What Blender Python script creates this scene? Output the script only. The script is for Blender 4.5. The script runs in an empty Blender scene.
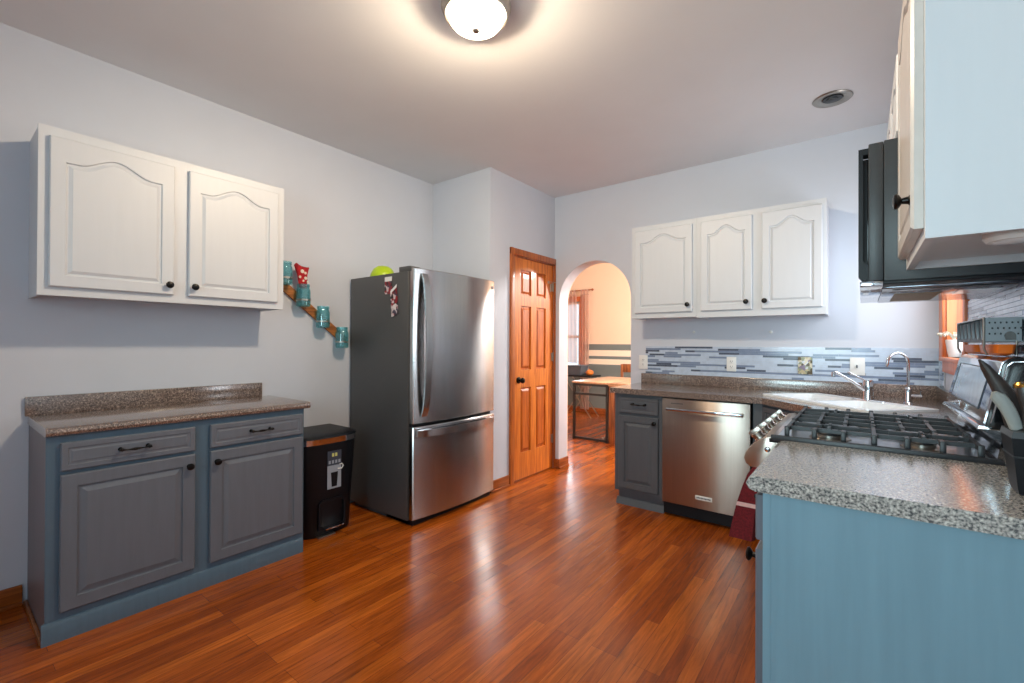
import bpy, bmesh, math, random
from mathutils import Vector, Matrix

random.seed(7)
scene = bpy.context.scene
COL = scene.collection

# ------------------------------------------------------------------ camera, world, lights, exposure
CAM = Vector((3.168, 0.0, 1.25))
YAW, PITCH, ROLL, FPX = math.radians(37.645), math.radians(0.2745), math.radians(0.2558), 453.9
fwd = Vector((-math.sin(YAW) * math.cos(PITCH), math.cos(YAW) * math.cos(PITCH), math.sin(PITCH)))
rgt = Vector((math.cos(YAW), math.sin(YAW), 0))
up = rgt.cross(fwd)
r2 = rgt * math.cos(ROLL) + up * math.sin(ROLL)
u2 = -rgt * math.sin(ROLL) + up * math.cos(ROLL)
cam_data = bpy.data.cameras.new('camera')
cam_data.sensor_fit = 'HORIZONTAL'
cam_data.sensor_width = 36.0
cam_data.lens = FPX / 1024 * 36.0
cam_data.clip_start = 0.05
cam = bpy.data.objects.new('camera', cam_data)
COL.objects.link(cam)
mw = Matrix(((r2.x, u2.x, -fwd.x, CAM.x), (r2.y, u2.y, -fwd.y, CAM.y), (r2.z, u2.z, -fwd.z, CAM.z), (0, 0, 0, 1)))
cam.matrix_world = mw
scene.camera = cam

scene.view_settings.view_transform = 'Standard'
scene.view_settings.look = 'None'
scene.view_settings.exposure = 0.0
scene.view_settings.gamma = 1.0
scene.view_settings.use_curve_mapping = False

world = bpy.data.worlds.new('sky')
scene.world = world
world.use_nodes = True
bg = world.node_tree.nodes['Background']
bg.inputs[0].default_value = (0.80, 0.90, 1.0, 1)
bg.inputs[1].default_value = 1.6


def area_light(name, loc, size, size_y, power, color, direction, spread=180):
    l = bpy.data.lights.new(name, 'AREA')
    l.shape = 'RECTANGLE'
    l.size, l.size_y = size, size_y
    l.energy = power
    l.color = color
    l.spread = math.radians(spread)
    o = bpy.data.objects.new(name, l)
    COL.objects.link(o)
    o.location = loc
    o.rotation_euler = Vector(direction).to_track_quat('-Z', 'Y').to_euler()
    return o


# daylight in the window openings and the dining room's own ceiling lamp
area_light('daylight_sink_window', (3.60, 3.30, 1.62), 0.62, 0.74, 10, (0.90, 0.95, 1.0), (-1, 0.1, -0.25))
area_light('daylight_rear_window', (2.62, -1.72, 1.6), 1.36, 1.2, 31, (0.63, 0.90, 0.96), (0.12, 1, -0.02), 130)
area_light('daylight_dining_window', (-1.35, 7.30, 1.40), 0.75, 1.25, 20, (0.9, 0.95, 1.0), (0, -1, -0.1))
dl = bpy.data.lights.new('dining_lamp', 'POINT')
dl.energy = 290
dl.color = (1.0, 0.97, 0.93)
dl.shadow_soft_size = 0.15
dlo = bpy.data.objects.new('dining_lamp', dl)
COL.objects.link(dlo)
dlo.location = (2.3, 5.7, 2.4)


# ------------------------------------------------------------------ materials
def lin(r, g, b):
    f = lambda c: (c / 255 / 12.92) if c / 255 <= 0.04045 else ((c / 255 + 0.055) / 1.055) ** 2.4
    return (f(r), f(g), f(b), 1)


def mat(name, rgb, rough=0.5, metal=0.0, noise=0.0, nscale=20.0, bump=0.0, bscale=60.0, stretch=(1, 1, 1), spec=0.5, coat=0.0, aniso=0.0, emit=None, estr=0.0, rough_var=0.0):
    m = bpy.data.materials.new(name)
    m.use_nodes = True
    nt = m.node_tree
    p = nt.nodes['Principled BSDF']
    c = lin(*rgb)
    p.inputs['Base Color'].default_value = c
    p.inputs['Roughness'].default_value = rough
    p.inputs['Metallic'].default_value = metal
    p.inputs['Specular IOR Level'].default_value = spec
    p.inputs['Coat Weight'].default_value = coat
    p.inputs['Coat Roughness'].default_value = 0.1
    tc = nt.nodes.new('ShaderNodeTexCoord')
    mp = nt.nodes.new('ShaderNodeMapping')
    mp.inputs['Scale'].default_value = stretch
    nt.links.new(tc.outputs['Object'], mp.inputs['Vector'])
    if noise > 0:
        n = nt.nodes.new('ShaderNodeTexNoise')
        n.inputs['Scale'].default_value = nscale
        n.inputs['Detail'].default_value = 5
        nt.links.new(mp.outputs[0], n.inputs['Vector'])
        r = nt.nodes.new('ShaderNodeMapRange')
        r.inputs['From Min'].default_value, r.inputs['From Max'].default_value = 0.3, 0.7
        r.inputs['To Min'].default_value, r.inputs['To Max'].default_value = 1 - noise, 1 + noise
        nt.links.new(n.outputs['Fac'], r.inputs['Value'])
        mx = nt.nodes.new('ShaderNodeVectorMath')
        mx.operation = 'SCALE'
        mx.inputs[0].default_value = c[:3]
        nt.links.new(r.outputs[0], mx.inputs['Scale'])
        nt.links.new(mx.outputs[0], p.inputs['Base Color'])
    if rough_var > 0:
        n = nt.nodes.new('ShaderNodeTexNoise')
        n.inputs['Scale'].default_value = 3
        nt.links.new(tc.outputs['Object'], n.inputs['Vector'])
        r = nt.nodes.new('ShaderNodeMapRange')
        r.inputs['To Min'].default_value, r.inputs['To Max'].default_value = rough - rough_var, rough + rough_var
        nt.links.new(n.outputs['Fac'], r.inputs['Value'])
        nt.links.new(r.outputs[0], p.inputs['Roughness'])
    if bump > 0:
        n = nt.nodes.new('ShaderNodeTexNoise')
        n.inputs['Scale'].default_value = bscale
        n.inputs['Detail'].default_value = 3
        nt.links.new(mp.outputs[0], n.inputs['Vector'])
        b = nt.nodes.new('ShaderNodeBump')
        b.inputs['Strength'].default_value = bump
        b.inputs['Distance'].default_value = 0.002
        nt.links.new(n.outputs['Fac'], b.inputs['Height'])
        nt.links.new(b.outputs[0], p.inputs['Normal'])
    if aniso:
        p.inputs['Anisotropic'].default_value = aniso
        p.inputs['Anisotropic Rotation'].default_value = 0.25
        t = nt.nodes.new('ShaderNodeTangent')
        t.direction_type = 'RADIAL'
        t.axis = 'Z'
        nt.links.new(t.outputs[0], p.inputs['Tangent'])
    if emit:
        p.inputs['Emission Color'].default_value = lin(*emit)
        p.inputs['Emission Strength'].default_value = estr
    return m


def mat_wood(name, dark, light, scale=1.0, axis='Z', rough=0.35, coat=0.2):
    m = bpy.data.materials.new(name)
    m.use_nodes = True
    nt = m.node_tree
    p = nt.nodes['Principled BSDF']
    p.inputs['Roughness'].default_value = rough
    p.inputs['Coat Weight'].default_value = coat
    tc = nt.nodes.new('ShaderNodeTexCoord')
    mp = nt.nodes.new('ShaderNodeMapping')
    s = {'X': (1.2, 22, 22), 'Y': (22, 1.2, 22), 'Z': (22, 22, 1.2)}[axis]
    mp.inputs['Scale'].default_value = [v * scale for v in s]
    nt.links.new(tc.outputs['Object'], mp.inputs['Vector'])
    n = nt.nodes.new('ShaderNodeTexNoise')
    n.inputs['Scale'].default_value = 2.2
    n.inputs['Detail'].default_value = 6
    n.inputs['Distortion'].default_value = 0.8
    nt.links.new(mp.outputs[0], n.inputs['Vector'])
    r = nt.nodes.new('ShaderNodeValToRGB')
    r.color_ramp.elements[0].position, r.color_ramp.elements[1].position = 0.32, 0.62
    r.color_ramp.elements[0].color = lin(*dark)
    r.color_ramp.elements[1].color = lin(*light)
    nt.links.new(n.outputs['Fac'], r.inputs['Fac'])
    nt.links.new(r.outputs[0], p.inputs['Base Color'])
    return m


def mat_floor():
    m = bpy.data.materials.new('oak_strip_floor')
    m.use_nodes = True
    nt = m.node_tree
    N, L = nt.nodes.new, nt.links.new
    p = nt.nodes['Principled BSDF']
    tc = N('ShaderNodeTexCoord')
    mp = N('ShaderNodeMapping')
    mp.inputs['Rotation'].default_value = (0, 0, math.radians(90))
    L(tc.outputs['Object'], mp.inputs['Vector'])
    br = N('ShaderNodeTexBrick')
    br.inputs['Scale'].default_value = 1.0
    br.inputs['Brick Width'].default_value = 0.85
    br.inputs['Row Height'].default_value = 0.057
    br.inputs['Mortar Size'].default_value = 0.0009
    br.inputs['Mortar Smooth'].default_value = 0.2
    br.inputs['Color1'].default_value = (0, 0, 0, 1)
    br.inputs['Color2'].default_value = (1, 1, 1, 1)
    br.inputs['Mortar'].default_value = (0.5, 0.5, 0.5, 1)
    br.offset = 0.37
    br.offset_frequency = 3
    L(mp.outputs[0], br.inputs['Vector'])
    ramp = N('ShaderNodeValToRGB')
    e = ramp.color_ramp.elements
    e[0].position, e[0].color = 0.0, lin(142, 65, 14)
    e[1].position, e[1].color = 1.0, lin(184, 95, 27)
    k = e.new(0.5)
    k.color = lin(162, 78, 19)
    L(br.outputs['Color'], ramp.inputs['Fac'])
    mg = N('ShaderNodeMapping')
    mg.inputs['Scale'].default_value = (34, 2.2, 1)
    L(tc.outputs['Object'], mg.inputs['Vector'])
    gn = N('ShaderNodeTexNoise')
    gn.inputs['Scale'].default_value = 2.0
    gn.inputs['Detail'].default_value = 8
    gn.inputs['Roughness'].default_value = 0.65
    gn.inputs['Distortion'].default_value = 0.6
    L(mg.outputs[0], gn.inputs['Vector'])
    gr = N('ShaderNodeMapRange')
    gr.inputs['From Min'].default_value, gr.inputs['From Max'].default_value = 0.3, 0.7
    gr.inputs['To Min'].default_value, gr.inputs['To Max'].default_value = 0.55, 1.35
    L(gn.outputs['Fac'], gr.inputs['Value'])
    bn = N('ShaderNodeTexNoise')
    bn.inputs['Scale'].default_value = 1.6
    L(tc.outputs['Object'], bn.inputs['Vector'])
    b2 = N('ShaderNodeMapRange')
    b2.inputs['From Min'].default_value, b2.inputs['From Max'].default_value = 0.3, 0.7
    b2.inputs['To Min'].default_value, b2.inputs['To Max'].default_value = 0.85, 1.1
    L(bn.outputs['Fac'], b2.inputs['Value'])
    mul = N('ShaderNodeMath')
    mul.operation = 'MULTIPLY'
    L(gr.outputs[0], mul.inputs[0])
    L(b2.outputs[0], mul.inputs[1])
    inv = N('ShaderNodeMath')
    inv.operation = 'MULTIPLY_ADD'
    inv.inputs[1].default_value = -0.65
    inv.inputs[2].default_value = 1.0
    L(br.outputs['Fac'], inv.inputs[0])
    mul2 = N('ShaderNodeMath')
    mul2.operation = 'MULTIPLY'
    L(mul.outputs[0], mul2.inputs[0])
    L(inv.outputs[0], mul2.inputs[1])
    sc = N('ShaderNodeVectorMath')
    sc.operation = 'SCALE'
    L(ramp.outputs[0], sc.inputs[0])
    L(mul2.outputs[0], sc.inputs['Scale'])
    L(sc.outputs[0], p.inputs['Base Color'])
    p.inputs['Roughness'].default_value = 0.22
    rr = N('ShaderNodeMapRange')
    rr.inputs['To Min'].default_value, rr.inputs['To Max'].default_value = 0.13, 0.3
    L(bn.outputs['Fac'], rr.inputs['Value'])
    L(rr.outputs[0], p.inputs['Roughness'])
    bp = N('ShaderNodeBump')
    bp.inputs['Strength'].default_value = 0.25
    bp.inputs['Distance'].default_value = 0.001
    L(mul2.outputs[0], bp.inputs['Height'])
    L(bp.outputs[0], p.inputs['Normal'])
    return m


def mat_counter(name='brown_speckled_laminate', c0=(70, 58, 54), c3=(172, 152, 138), c1=(104, 89, 82), c2=(124, 106, 97), sc=170):
    m = bpy.data.materials.new(name)
    m.use_nodes = True
    nt = m.node_tree
    N, L = nt.nodes.new, nt.links.new
    p = nt.nodes['Principled BSDF']
    tc = N('ShaderNodeTexCoord')
    n1 = N('ShaderNodeTexNoise')
    n1.inputs['Scale'].default_value = sc
    n1.inputs['Detail'].default_value = 3
    L(tc.outputs['Object'], n1.inputs['Vector'])
    r = N('ShaderNodeValToRGB')
    e = r.color_ramp.elements
    e[0].position, e[0].color = 0.36, lin(*c0)
    e[1].position, e[1].color = 0.68, lin(*c3)
    k = e.new(0.46); k.color = lin(*c1)
    k = e.new(0.56); k.color = lin(*c2)
    L(n1.outputs['Fac'], r.inputs['Fac'])
    L(r.outputs[0], p.inputs['Base Color'])
    p.inputs['Roughness'].default_value = 0.2
    p.inputs['Specular IOR Level'].default_value = 0.9
    p.inputs['Coat Weight'].default_value = 0.8
    p.inputs['Coat Roughness'].default_value = 0.16
    return m


def mat_stripes():
    m = bpy.data.materials.new('striped_dining_paint')
    m.use_nodes = True
    nt = m.node_tree
    N, L = nt.nodes.new, nt.links.new
    p = nt.nodes['Principled BSDF']
    p.inputs['Roughness'].default_value = 0.6
    tc = N('ShaderNodeTexCoord')
    sp = N('ShaderNodeSeparateXYZ')
    L(tc.outputs['Object'], sp.inputs[0])
    mr = N('ShaderNodeMath')
    mr.operation = 'DIVIDE'
    mr.inputs[1].default_value = 2.73
    L(sp.outputs['Z'], mr.inputs[0])
    r = N('ShaderNodeValToRGB')
    r.color_ramp.interpolation = 'CONSTANT'
    e = r.color_ramp.elements
    gray, cream, peach = lin(112, 122, 122), lin(240, 226, 206), lin(238, 212, 186)
    e[0].position, e[0].color = 0.0, gray
    e[1].position, e[1].color = 0.885 / 2.73, cream
    for z, c in ((0.975, gray), (1.028, cream), (1.135, gray), (1.243, peach)):
        k = e.new(z / 2.73)
        k.color = c
    L(mr.outputs[0], r.inputs['Fac'])
    L(r.outputs[0], p.inputs['Base Color'])
    return m


def mat_pane(name, tint=(0.95, 0.98, 1.0), gloss=0.06, diff=None, dfac=0.0):
    m = bpy.data.materials.new(name)
    m.use_nodes = True
    nt = m.node_tree
    N, L = nt.nodes.new, nt.links.new
    out = nt.nodes['Material Output']
    nt.nodes.remove(nt.nodes['Principled BSDF'])
    tr = N('ShaderNodeBsdfTransparent')
    tr.inputs[0].default_value = (*tint, 1)
    gl = N('ShaderNodeBsdfGlossy')
    gl.inputs['Roughness'].default_value = 0.03
    mx = N('ShaderNodeMixShader')
    mx.inputs[0].default_value = gloss
    L(tr.outputs[0], mx.inputs[1])
    L(gl.outputs[0], mx.inputs[2])
    last = mx
    if diff:
        df = N('ShaderNodeBsdfDiffuse')
        df.inputs[0].default_value = lin(*diff)
        tl = N('ShaderNodeBsdfTranslucent')
        tl.inputs[0].default_value = lin(*diff)
        ad = N('ShaderNodeMixShader')
        ad.inputs[0].default_value = 0.5
        L(df.outputs[0], ad.inputs[1])
        L(tl.outputs[0], ad.inputs[2])
        m2 = N('ShaderNodeMixShader')
        m2.inputs[0].default_value = dfac
        L(mx.outputs[0], m2.inputs[1])
        L(ad.outputs[0], m2.inputs[2])
        last = m2
    L(last.outputs[0], out.inputs['Surface'])
    return m


M = {
    'wall': mat('pale_blue_grey_wall_paint', (202, 207, 218), 0.55, noise=0.015, nscale=4, bump=0.12, bscale=220),
    'ceil': mat('white_ceiling_paint', (230, 229, 230), 0.7, noise=0.015, nscale=3, bump=0.1, bscale=150),
    'floor': mat_floor(),
    'counter': mat_counter(),
    'white': mat('white_gloss_cabinet_paint', (209, 212, 217), 0.42, noise=0.012, nscale=30, stretch=(1, 1, 0.1), bump=0.05, bscale=90),
    'edge': mat('worn_white_edge_paint', (205, 199, 194), 0.3, noise=0.04, nscale=30),
    'grey': mat('grey_cabinet_paint', (101, 106, 116), 0.42, noise=0.05, nscale=40, stretch=(1, 1, 0.08), bump=0.12, bscale=120),
    'charcoal': mat('charcoal_cabinet_paint', (84, 86, 92), 0.4, noise=0.05, nscale=40, stretch=(1, 1, 0.08), bump=0.12, bscale=120),
    'sidegrey': mat('grey_brown_side_panel', (116, 108, 112), 0.4, noise=0.08, nscale=30, stretch=(1, 1, 0.05)),
    'blue_daylit': mat('daylit_slate_blue_cabinet_paint', (118, 152, 168), 0.4, noise=0.05, nscale=40, stretch=(1, 1, 0.06), bump=0.15, bscale=120),  # same slate blue, lightened to carry the daylight on the right cabinet
    'counter_daylit': mat_counter('daylit_speckled_laminate', (78, 80, 82), (216, 212, 204), (146, 144, 140), (174, 169, 163), 180),  # paler copy of the brown laminate, daylight and reflections put into its colour
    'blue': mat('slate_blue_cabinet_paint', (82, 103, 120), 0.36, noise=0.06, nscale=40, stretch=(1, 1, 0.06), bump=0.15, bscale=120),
    'steel': mat('brushed_stainless_steel', (190, 190, 190), 0.24, 1.0, noise=0.05, nscale=60, stretch=(1, 1, 0.03), aniso=0.9, rough_var=0.04),
    'steel_dw': mat('warm_brushed_stainless_steel', (176, 162, 152), 0.3, 1.0, noise=0.04, nscale=70, stretch=(1, 1, 0.03), aniso=0.9),
    'chrome': mat('polished_chrome', (214, 216, 220), 0.1, 1.0, noise=0.01),
    'rackgrey': mat('matte_grey_steel', (128, 132, 137), 0.5, 0.5, noise=0.05),
    'cooksteel': mat('bright_cooktop_steel', (206, 210, 216), 0.3, 1.0, noise=0.03),
    'dimmirror': mat('dim_reflective_steel', (128, 132, 140), 0.16, 1.0, noise=0.02),
    'oakpanel': mat_wood('golden_oak_panel', (158, 70, 14), (204, 108, 34), 1.0, 'Z', 0.45, 0.1),
    'satin': mat('satin_nickel', (170, 164, 156), 0.32, 1.0, noise=0.02),
    'iron': mat('black_cast_iron', (38, 39, 43), 0.42, noise=0.1, nscale=90, bump=0.2, bscale=200),
    'black': mat('black_plastic', (14, 16, 22), 0.45, noise=0.05, spec=0.3),
    'blackgl': mat('black_gloss_enamel', (20, 21, 25), 0.12, noise=0.03),
    'mwside': mat('charcoal_painted_steel', (52, 56, 60), 0.4, noise=0.04, nscale=50, bump=0.05, bscale=300),
    'fridgeside': mat('dark_grey_textured_steel', (72, 72, 73), 0.42, noise=0.04, nscale=80, bump=0.15, bscale=350),
    'bronze': mat('oil_rubbed_bronze', (22, 20, 20), 0.3, 0.6, noise=0.1),
    'oak': mat_wood('golden_oak', (176, 84, 18), (220, 128, 44), 1.0, 'Z', 0.45, 0.1),
    'oakdk': mat_wood('dark_oak_trim', (140, 66, 20), (184, 98, 36), 1.0, 'Z', 0.35),
    'oakbase': mat_wood('oak_baseboard', (120, 56, 18), (172, 92, 36), 1.0, 'Y', 0.35),
    'winwood': mat_wood('orange_stained_window_wood', (196, 98, 48), (222, 126, 72), 1.0, 'Z', 0.4),
    'board': mat_wood('reclaimed_shelf_wood', (120, 66, 30), (186, 116, 56), 1.2, 'Y', 0.6, 0.0),
    'plastic': mat('white_plastic', (232, 232, 230), 0.35, noise=0.01),
    'enamel': mat('white_enamel', (236, 239, 242), 0.15, noise=0.01),
    'pane': mat_pane('window_glass'),
    'jar': mat_pane('teal_jar_glass', (0.74, 0.93, 0.95), 0.12, (120, 204, 214), 0.17),
    'dome': mat_pane('lit_lamp_glass', (0.95, 0.93, 0.9), 0.05),
    'redcloth': mat('red_print_cloth', (178, 28, 36), 0.9, noise=0.3, nscale=50, bump=0.3),
    'whiteprint': mat('white_print', (236, 226, 210), 0.8, noise=0.1),
    'towel': mat('dark_red_terry_cloth', (98, 14, 23), 0.95, noise=0.35, nscale=160, bump=0.6, bscale=260),
    'towelband': mat('pale_towel_band', (214, 170, 165), 0.95, noise=0.1, nscale=120, bump=0.4, bscale=260),
    'lime': mat('lime_green_plastic', (172, 200, 30), 0.35, noise=0.02),
    'orange': mat('orange_plastic', (232, 112, 30), 0.4, noise=0.02),
    'curtain': mat_pane('sheer_rose_curtain', (0.96, 0.90, 0.87), 0.0, (232, 204, 192), 0.6),
    'peach': mat('peach_dining_paint', (238, 212, 186), 0.6, noise=0.01, nscale=3),
    'stripes': mat_stripes(),
    'darkwood': mat_wood('brown_table_wood', (104, 56, 28), (156, 92, 48), 1.0, 'Z', 0.4),
    'tabletop': mat_wood('pale_table_wood', (172, 128, 96), (206, 164, 130), 0.8, 'Y', 0.4),
    'greybin': mat('grey_plastic_bin', (84, 90, 100), 0.5, noise=0.03),
    'tile_pale': mat('pale_marble_tile', (190, 203, 222), 0.16, noise=0.08, nscale=30),
    'tile_mid': mat('blue_grey_tile', (128, 142, 168), 0.14, noise=0.08, nscale=30),
    'tile_dark': mat('slate_tile', (88, 96, 114), 0.18, noise=0.1, nscale=30),
    'grout': mat('pale_grout', (196, 202, 212), 0.8, noise=0.04),
    'label': mat('grey_sticker', (150, 156, 168), 0.5, noise=0.03),
    'labeldk': mat('dark_sticker_panel', (58, 64, 78), 0.5, noise=0.03),
    'yellow': mat('pale_yellow_print', (206, 204, 120), 0.5, noise=0.03),
    'filter': mat('tan_mesh_filter', (150, 128, 98), 0.5, 0.6, noise=0.3, nscale=260, bump=0.5, bscale=300),
    'mirror': mat('reflective_steel_underside', (196, 200, 208), 0.1, 1.0, noise=0.02),
    'photo': mat('glossy_photo_print', (196, 180, 184), 0.3, noise=0.35, nscale=60),
    'photored': mat('red_and_dark_print', (138, 26, 36), 0.3, noise=0.6, nscale=70),
    'cream': mat('cream_knife_handle', (150, 153, 150), 0.4, noise=0.02),
    'brass': mat('brass', (206, 166, 86), 0.25, 1.0, noise=0.03),
    'brownhandle': mat('brown_black_handle', (52, 44, 42), 0.35, noise=0.1),
    'terracotta': mat('orange_gourd', (206, 116, 40), 0.5, noise=0.1),
    'twig': mat('pale_dry_twig', (186, 178, 160), 0.8, noise=0.1),
    'pot': mat('white_ceramic', (222, 214, 212), 0.3, noise=0.02),
    'mosaic': mat('painted_plate', (176, 176, 150), 0.3, noise=0.0),
}


def mosaic_nodes(m, cs, scale):
    nt = m.node_tree
    v = nt.nodes.new('ShaderNodeTexVoronoi')
    v.inputs['Scale'].default_value = scale
    tc = nt.nodes.new('ShaderNodeTexCoord')
    nt.links.new(tc.outputs['Object'], v.inputs['Vector'])
    sp = nt.nodes.new('ShaderNodeSeparateColor')
    nt.links.new(v.outputs['Color'], sp.inputs[0])
    r = nt.nodes.new('ShaderNodeValToRGB')
    r.color_ramp.interpolation = 'CONSTANT'
    e = r.color_ramp.elements
    e[0].color = lin(*cs[0])
    e[1].position, e[1].color = 0.2, lin(*cs[1])
    for i, c in enumerate(cs[2:]):
        k = e.new(0.36 + 0.16 * i)
        k.color = lin(*c)
    nt.links.new(sp.outputs[0], r.inputs['Fac'])
    nt.links.new(r.outputs[0], nt.nodes['Principled BSDF'].inputs['Base Color'])


mosaic_nodes(M['mosaic'], [(96, 88, 70), (214, 208, 188), (150, 160, 138), (206, 214, 222), (140, 128, 150), (196, 186, 150)], 55)
mosaic_nodes(M['photo'], [(36, 24, 30), (150, 26, 38), (206, 190, 190), (120, 30, 40), (226, 214, 210), (70, 60, 80)], 48)


def dome_nodes():
    nt = M['dome'].node_tree
    out = nt.nodes['Material Output']
    src = out.inputs['Surface'].links[0].from_socket
    em = nt.nodes.new('ShaderNodeEmission')
    em.inputs[0].default_value = lin(255, 232, 200)
    em.inputs[1].default_value = 36.0
    mx = nt.nodes.new('ShaderNodeMixShader')
    mx.inputs[0].default_value = 0.35
    nt.links.new(src, mx.inputs[1])
    nt.links.new(em.outputs[0], mx.inputs[2])
    nt.links.new(mx.outputs[0], out.inputs['Surface'])


dome_nodes()


# ------------------------------------------------------------------ mesh helpers
class MB:
    def __init__(self):
        self.bm = bmesh.new()
        self.mi = 0
        self.sharp = None

    def _merge(self, t):
        for f in t.faces:
            f.material_index = self.mi
        me = bpy.data.meshes.new('tmp')
        t.to_mesh(me)
        t.free()
        self.bm.from_mesh(me)
        bpy.data.meshes.remove(me)
        return self

    def box(self, x0, x1, y0, y1, z0, z1, bev=0.0, seg=2):
        t = bmesh.new()
        bmesh.ops.create_cube(t, size=1)
        for v in t.verts:
            v.co = Vector((x0 + (v.co.x + .5) * (x1 - x0), y0 + (v.co.y + .5) * (y1 - y0), z0 + (v.co.z + .5) * (z1 - z0)))
        if bev > 0:
            bmesh.ops.bevel(t, geom=t.edges[:], offset=bev, segments=seg, profile=0.5, affect='EDGES')
        return self._merge(t)

    def obox(self, c, ax, ay, az, hx, hy, hz, bev=0.0):
        """box with free axes, half sizes"""
        t = bmesh.new()
        bmesh.ops.create_cube(t, size=2)
        c, ax, ay, az = Vector(c), Vector(ax).normalized(), Vector(ay).normalized(), Vector(az).normalized()
        if bev > 0:
            for v in t.verts:
                v.co = Vector((v.co.x * hx, v.co.y * hy, v.co.z * hz))
            bmesh.ops.bevel(t, geom=t.edges[:], offset=bev, segments=2, profile=0.5, affect='EDGES')
            for v in t.verts:
                v.co = c + ax * v.co.x + ay * v.co.y + az * v.co.z
        else:
            for v in t.verts:
                v.co = c + ax * v.co.x * hx + ay * v.co.y * hy + az * v.co.z * hz
        bmesh.ops.recalc_face_normals(t, faces=t.faces[:])
        return self._merge(t)

    def bar(self, p0, p1, w, h, upv=(0, 0, 1), bev=0.0):
        p0, p1 = Vector(p0), Vector(p1)
        d = (p1 - p0)
        ln = d.length
        d.normalize()
        u = Vector(upv)
        s = d.cross(u).normalized()
        u = s.cross(d).normalized()
        return self.obox((p0 + p1) / 2, d, s, u, ln / 2, w / 2, h / 2, bev)

    def rings(self, rings, cap0=True, cap1=True, closed=True):
        t = bmesh.new()
        vs = [[t.verts.new(p) for p in r] for r in rings]
        n = len(vs[0])
        for a, b in zip(vs[:-1], vs[1:]):
            for i in range(n if closed else n - 1):
                j = (i + 1) % n
                try:
                    t.faces.new((a[i], a[j], b[j], b[i]))
                except ValueError:
                    pass
        if cap0:
            t.faces.new(vs[0][::-1])
        if cap1:
            t.faces.new(vs[-1])
        bmesh.ops.recalc_face_normals(t, faces=t.faces[:])
        return self._merge(t)

    def cyl(self, p0, p1, r0, r1=None, seg=20):
        r1 = r0 if r1 is None else r1
        return self.lathe(p0, (Vector(p1) - Vector(p0)), [(r0, 0), (r1, (Vector(p1) - Vector(p0)).length)], seg)

    def lathe(self, c, axis, prof, seg=24, cap0=True, cap1=True):
        c = Vector(c)
        a = Vector(axis).normalized()
        u = a.orthogonal().normalized()
        v = a.cross(u)
        rs = []
        for r, h in prof:
            r = max(r, 0.0003)
            rs.append([c + a * h + (u * math.cos(2 * math.pi * i / seg) + v * math.sin(2 * math.pi * i / seg)) * r for i in range(seg)])
        return self.rings(rs, cap0, cap1)

    def tube(self, pts, r, seg=10):
        pts = [Vector(p) for p in pts]
        rs = []
        prev = None
        for i, p in enumerate(pts):
            d = (pts[min(i + 1, len(pts) - 1)] - pts[max(i - 1, 0)]).normalized()
            if prev is None:
                u = d.orthogonal().normalized()
            else:
                u = (prev - d * prev.dot(d)).normalized()
            prev = u
            v = d.cross(u)
            rr = r[i] if isinstance(r, (list, tuple)) else r
            rs.append([p + (u * math.cos(2 * math.pi * k / seg) + v * math.sin(2 * math.pi * k / seg)) * rr for k in range(seg)])
        return self.rings(rs)

    def prism(self, poly, ext, bev=0.0):
        """poly: list of 3D points, ext: extrusion vector"""
        ext = Vector(ext)
        a = [Vector(p) for p in poly]
        t = bmesh.new()
        v0 = [t.verts.new(p) for p in a]
        v1 = [t.verts.new(p + ext) for p in a]
        n = len(a)
        t.faces.new(v0[::-1])
        t.faces.new(v1)
        for i in range(n):
            t.faces.new((v0[i], v0[(i + 1) % n], v1[(i + 1) % n], v1[i]))
        bmesh.ops.recalc_face_normals(t, faces=t.faces[:])
        if bev > 0:
            bmesh.ops.bevel(t, geom=t.edges[:], offset=bev, segments=2, profile=0.5, affect='EDGES')
        return self._merge(t)

    def holed(self, outer, holes, o, u, v, n, t0, t1):
        """flat plate with holes: 2D loops mapped by o + u*a + v*b, thickness from n*t0 to n*t1"""
        o, u, v, n = Vector(o), Vector(u), Vector(v), Vector(n)
        t = bmesh.new()
        loops = []
        edges = []
        for lp in [outer] + list(holes):
            vs = [t.verts.new(o + u * a + v * b + n * t1) for a, b in lp]
            loops.append(vs)
            for i in range(len(vs)):
                edges.append(t.edges.new((vs[i], vs[(i + 1) % len(vs)])))
        bmesh.ops.triangle_fill(t, edges=edges, use_beauty=True, use_dissolve=False)
        faces = t.faces[:]
        mp = {}
        for vs in loops:
            for w in vs:
                mp[w] = t.verts.new(w.co + n * (t0 - t1))
        for f in faces:
            t.faces.new([mp[w] for w in reversed(f.verts)])
        for vs in loops:
            for i in range(len(vs)):
                a, b = vs[i], vs[(i + 1) % len(vs)]
                t.faces.new((a, b, mp[b], mp[a]))
        bmesh.ops.recalc_face_normals(t, faces=t.faces[:])
        return self._merge(t)

    def panel(self, o, u, n, w, h, t=0.02, m=0.055, arch=0.0, bevel=0.004, fld=0.03, groove=0.009):
        """cabinet door: raised panel, optionally with a cathedral arch; o = lower corner at the back"""
        o, u, n = Vector(o), Vector(u).normalized(), Vector(n).normalized()
        z = Vector((0, 0, 1))
        self.sharp = 9
        nb, ns, ntp = 2, 2, 28 if arch else 2

        def bump(f):
            f = abs(f - 0.5) * 2
            if f > 0.78:
                return 0.0
            return 0.5 + 0.5 * math.cos(math.pi * f / 0.78)

        def curve(d):
            a0, a1, b0 = m + d, w - m - d, m + d
            top = h - m - d - arch
            pts = []
            for i in range(nb):
                pts.append((a0 + (a1 - a0) * i / nb, b0))
            for i in range(ns):
                pts.append((a1, b0 + (top - b0) * i / ns))
            for i in range(ntp):
                f = i / ntp
                pts.append((a1 + (a0 - a1) * f, top + arch * bump(f)))
            for i in range(ns):
                pts.append((a0, top + (b0 - top) * i / ns))
            return pts

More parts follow.
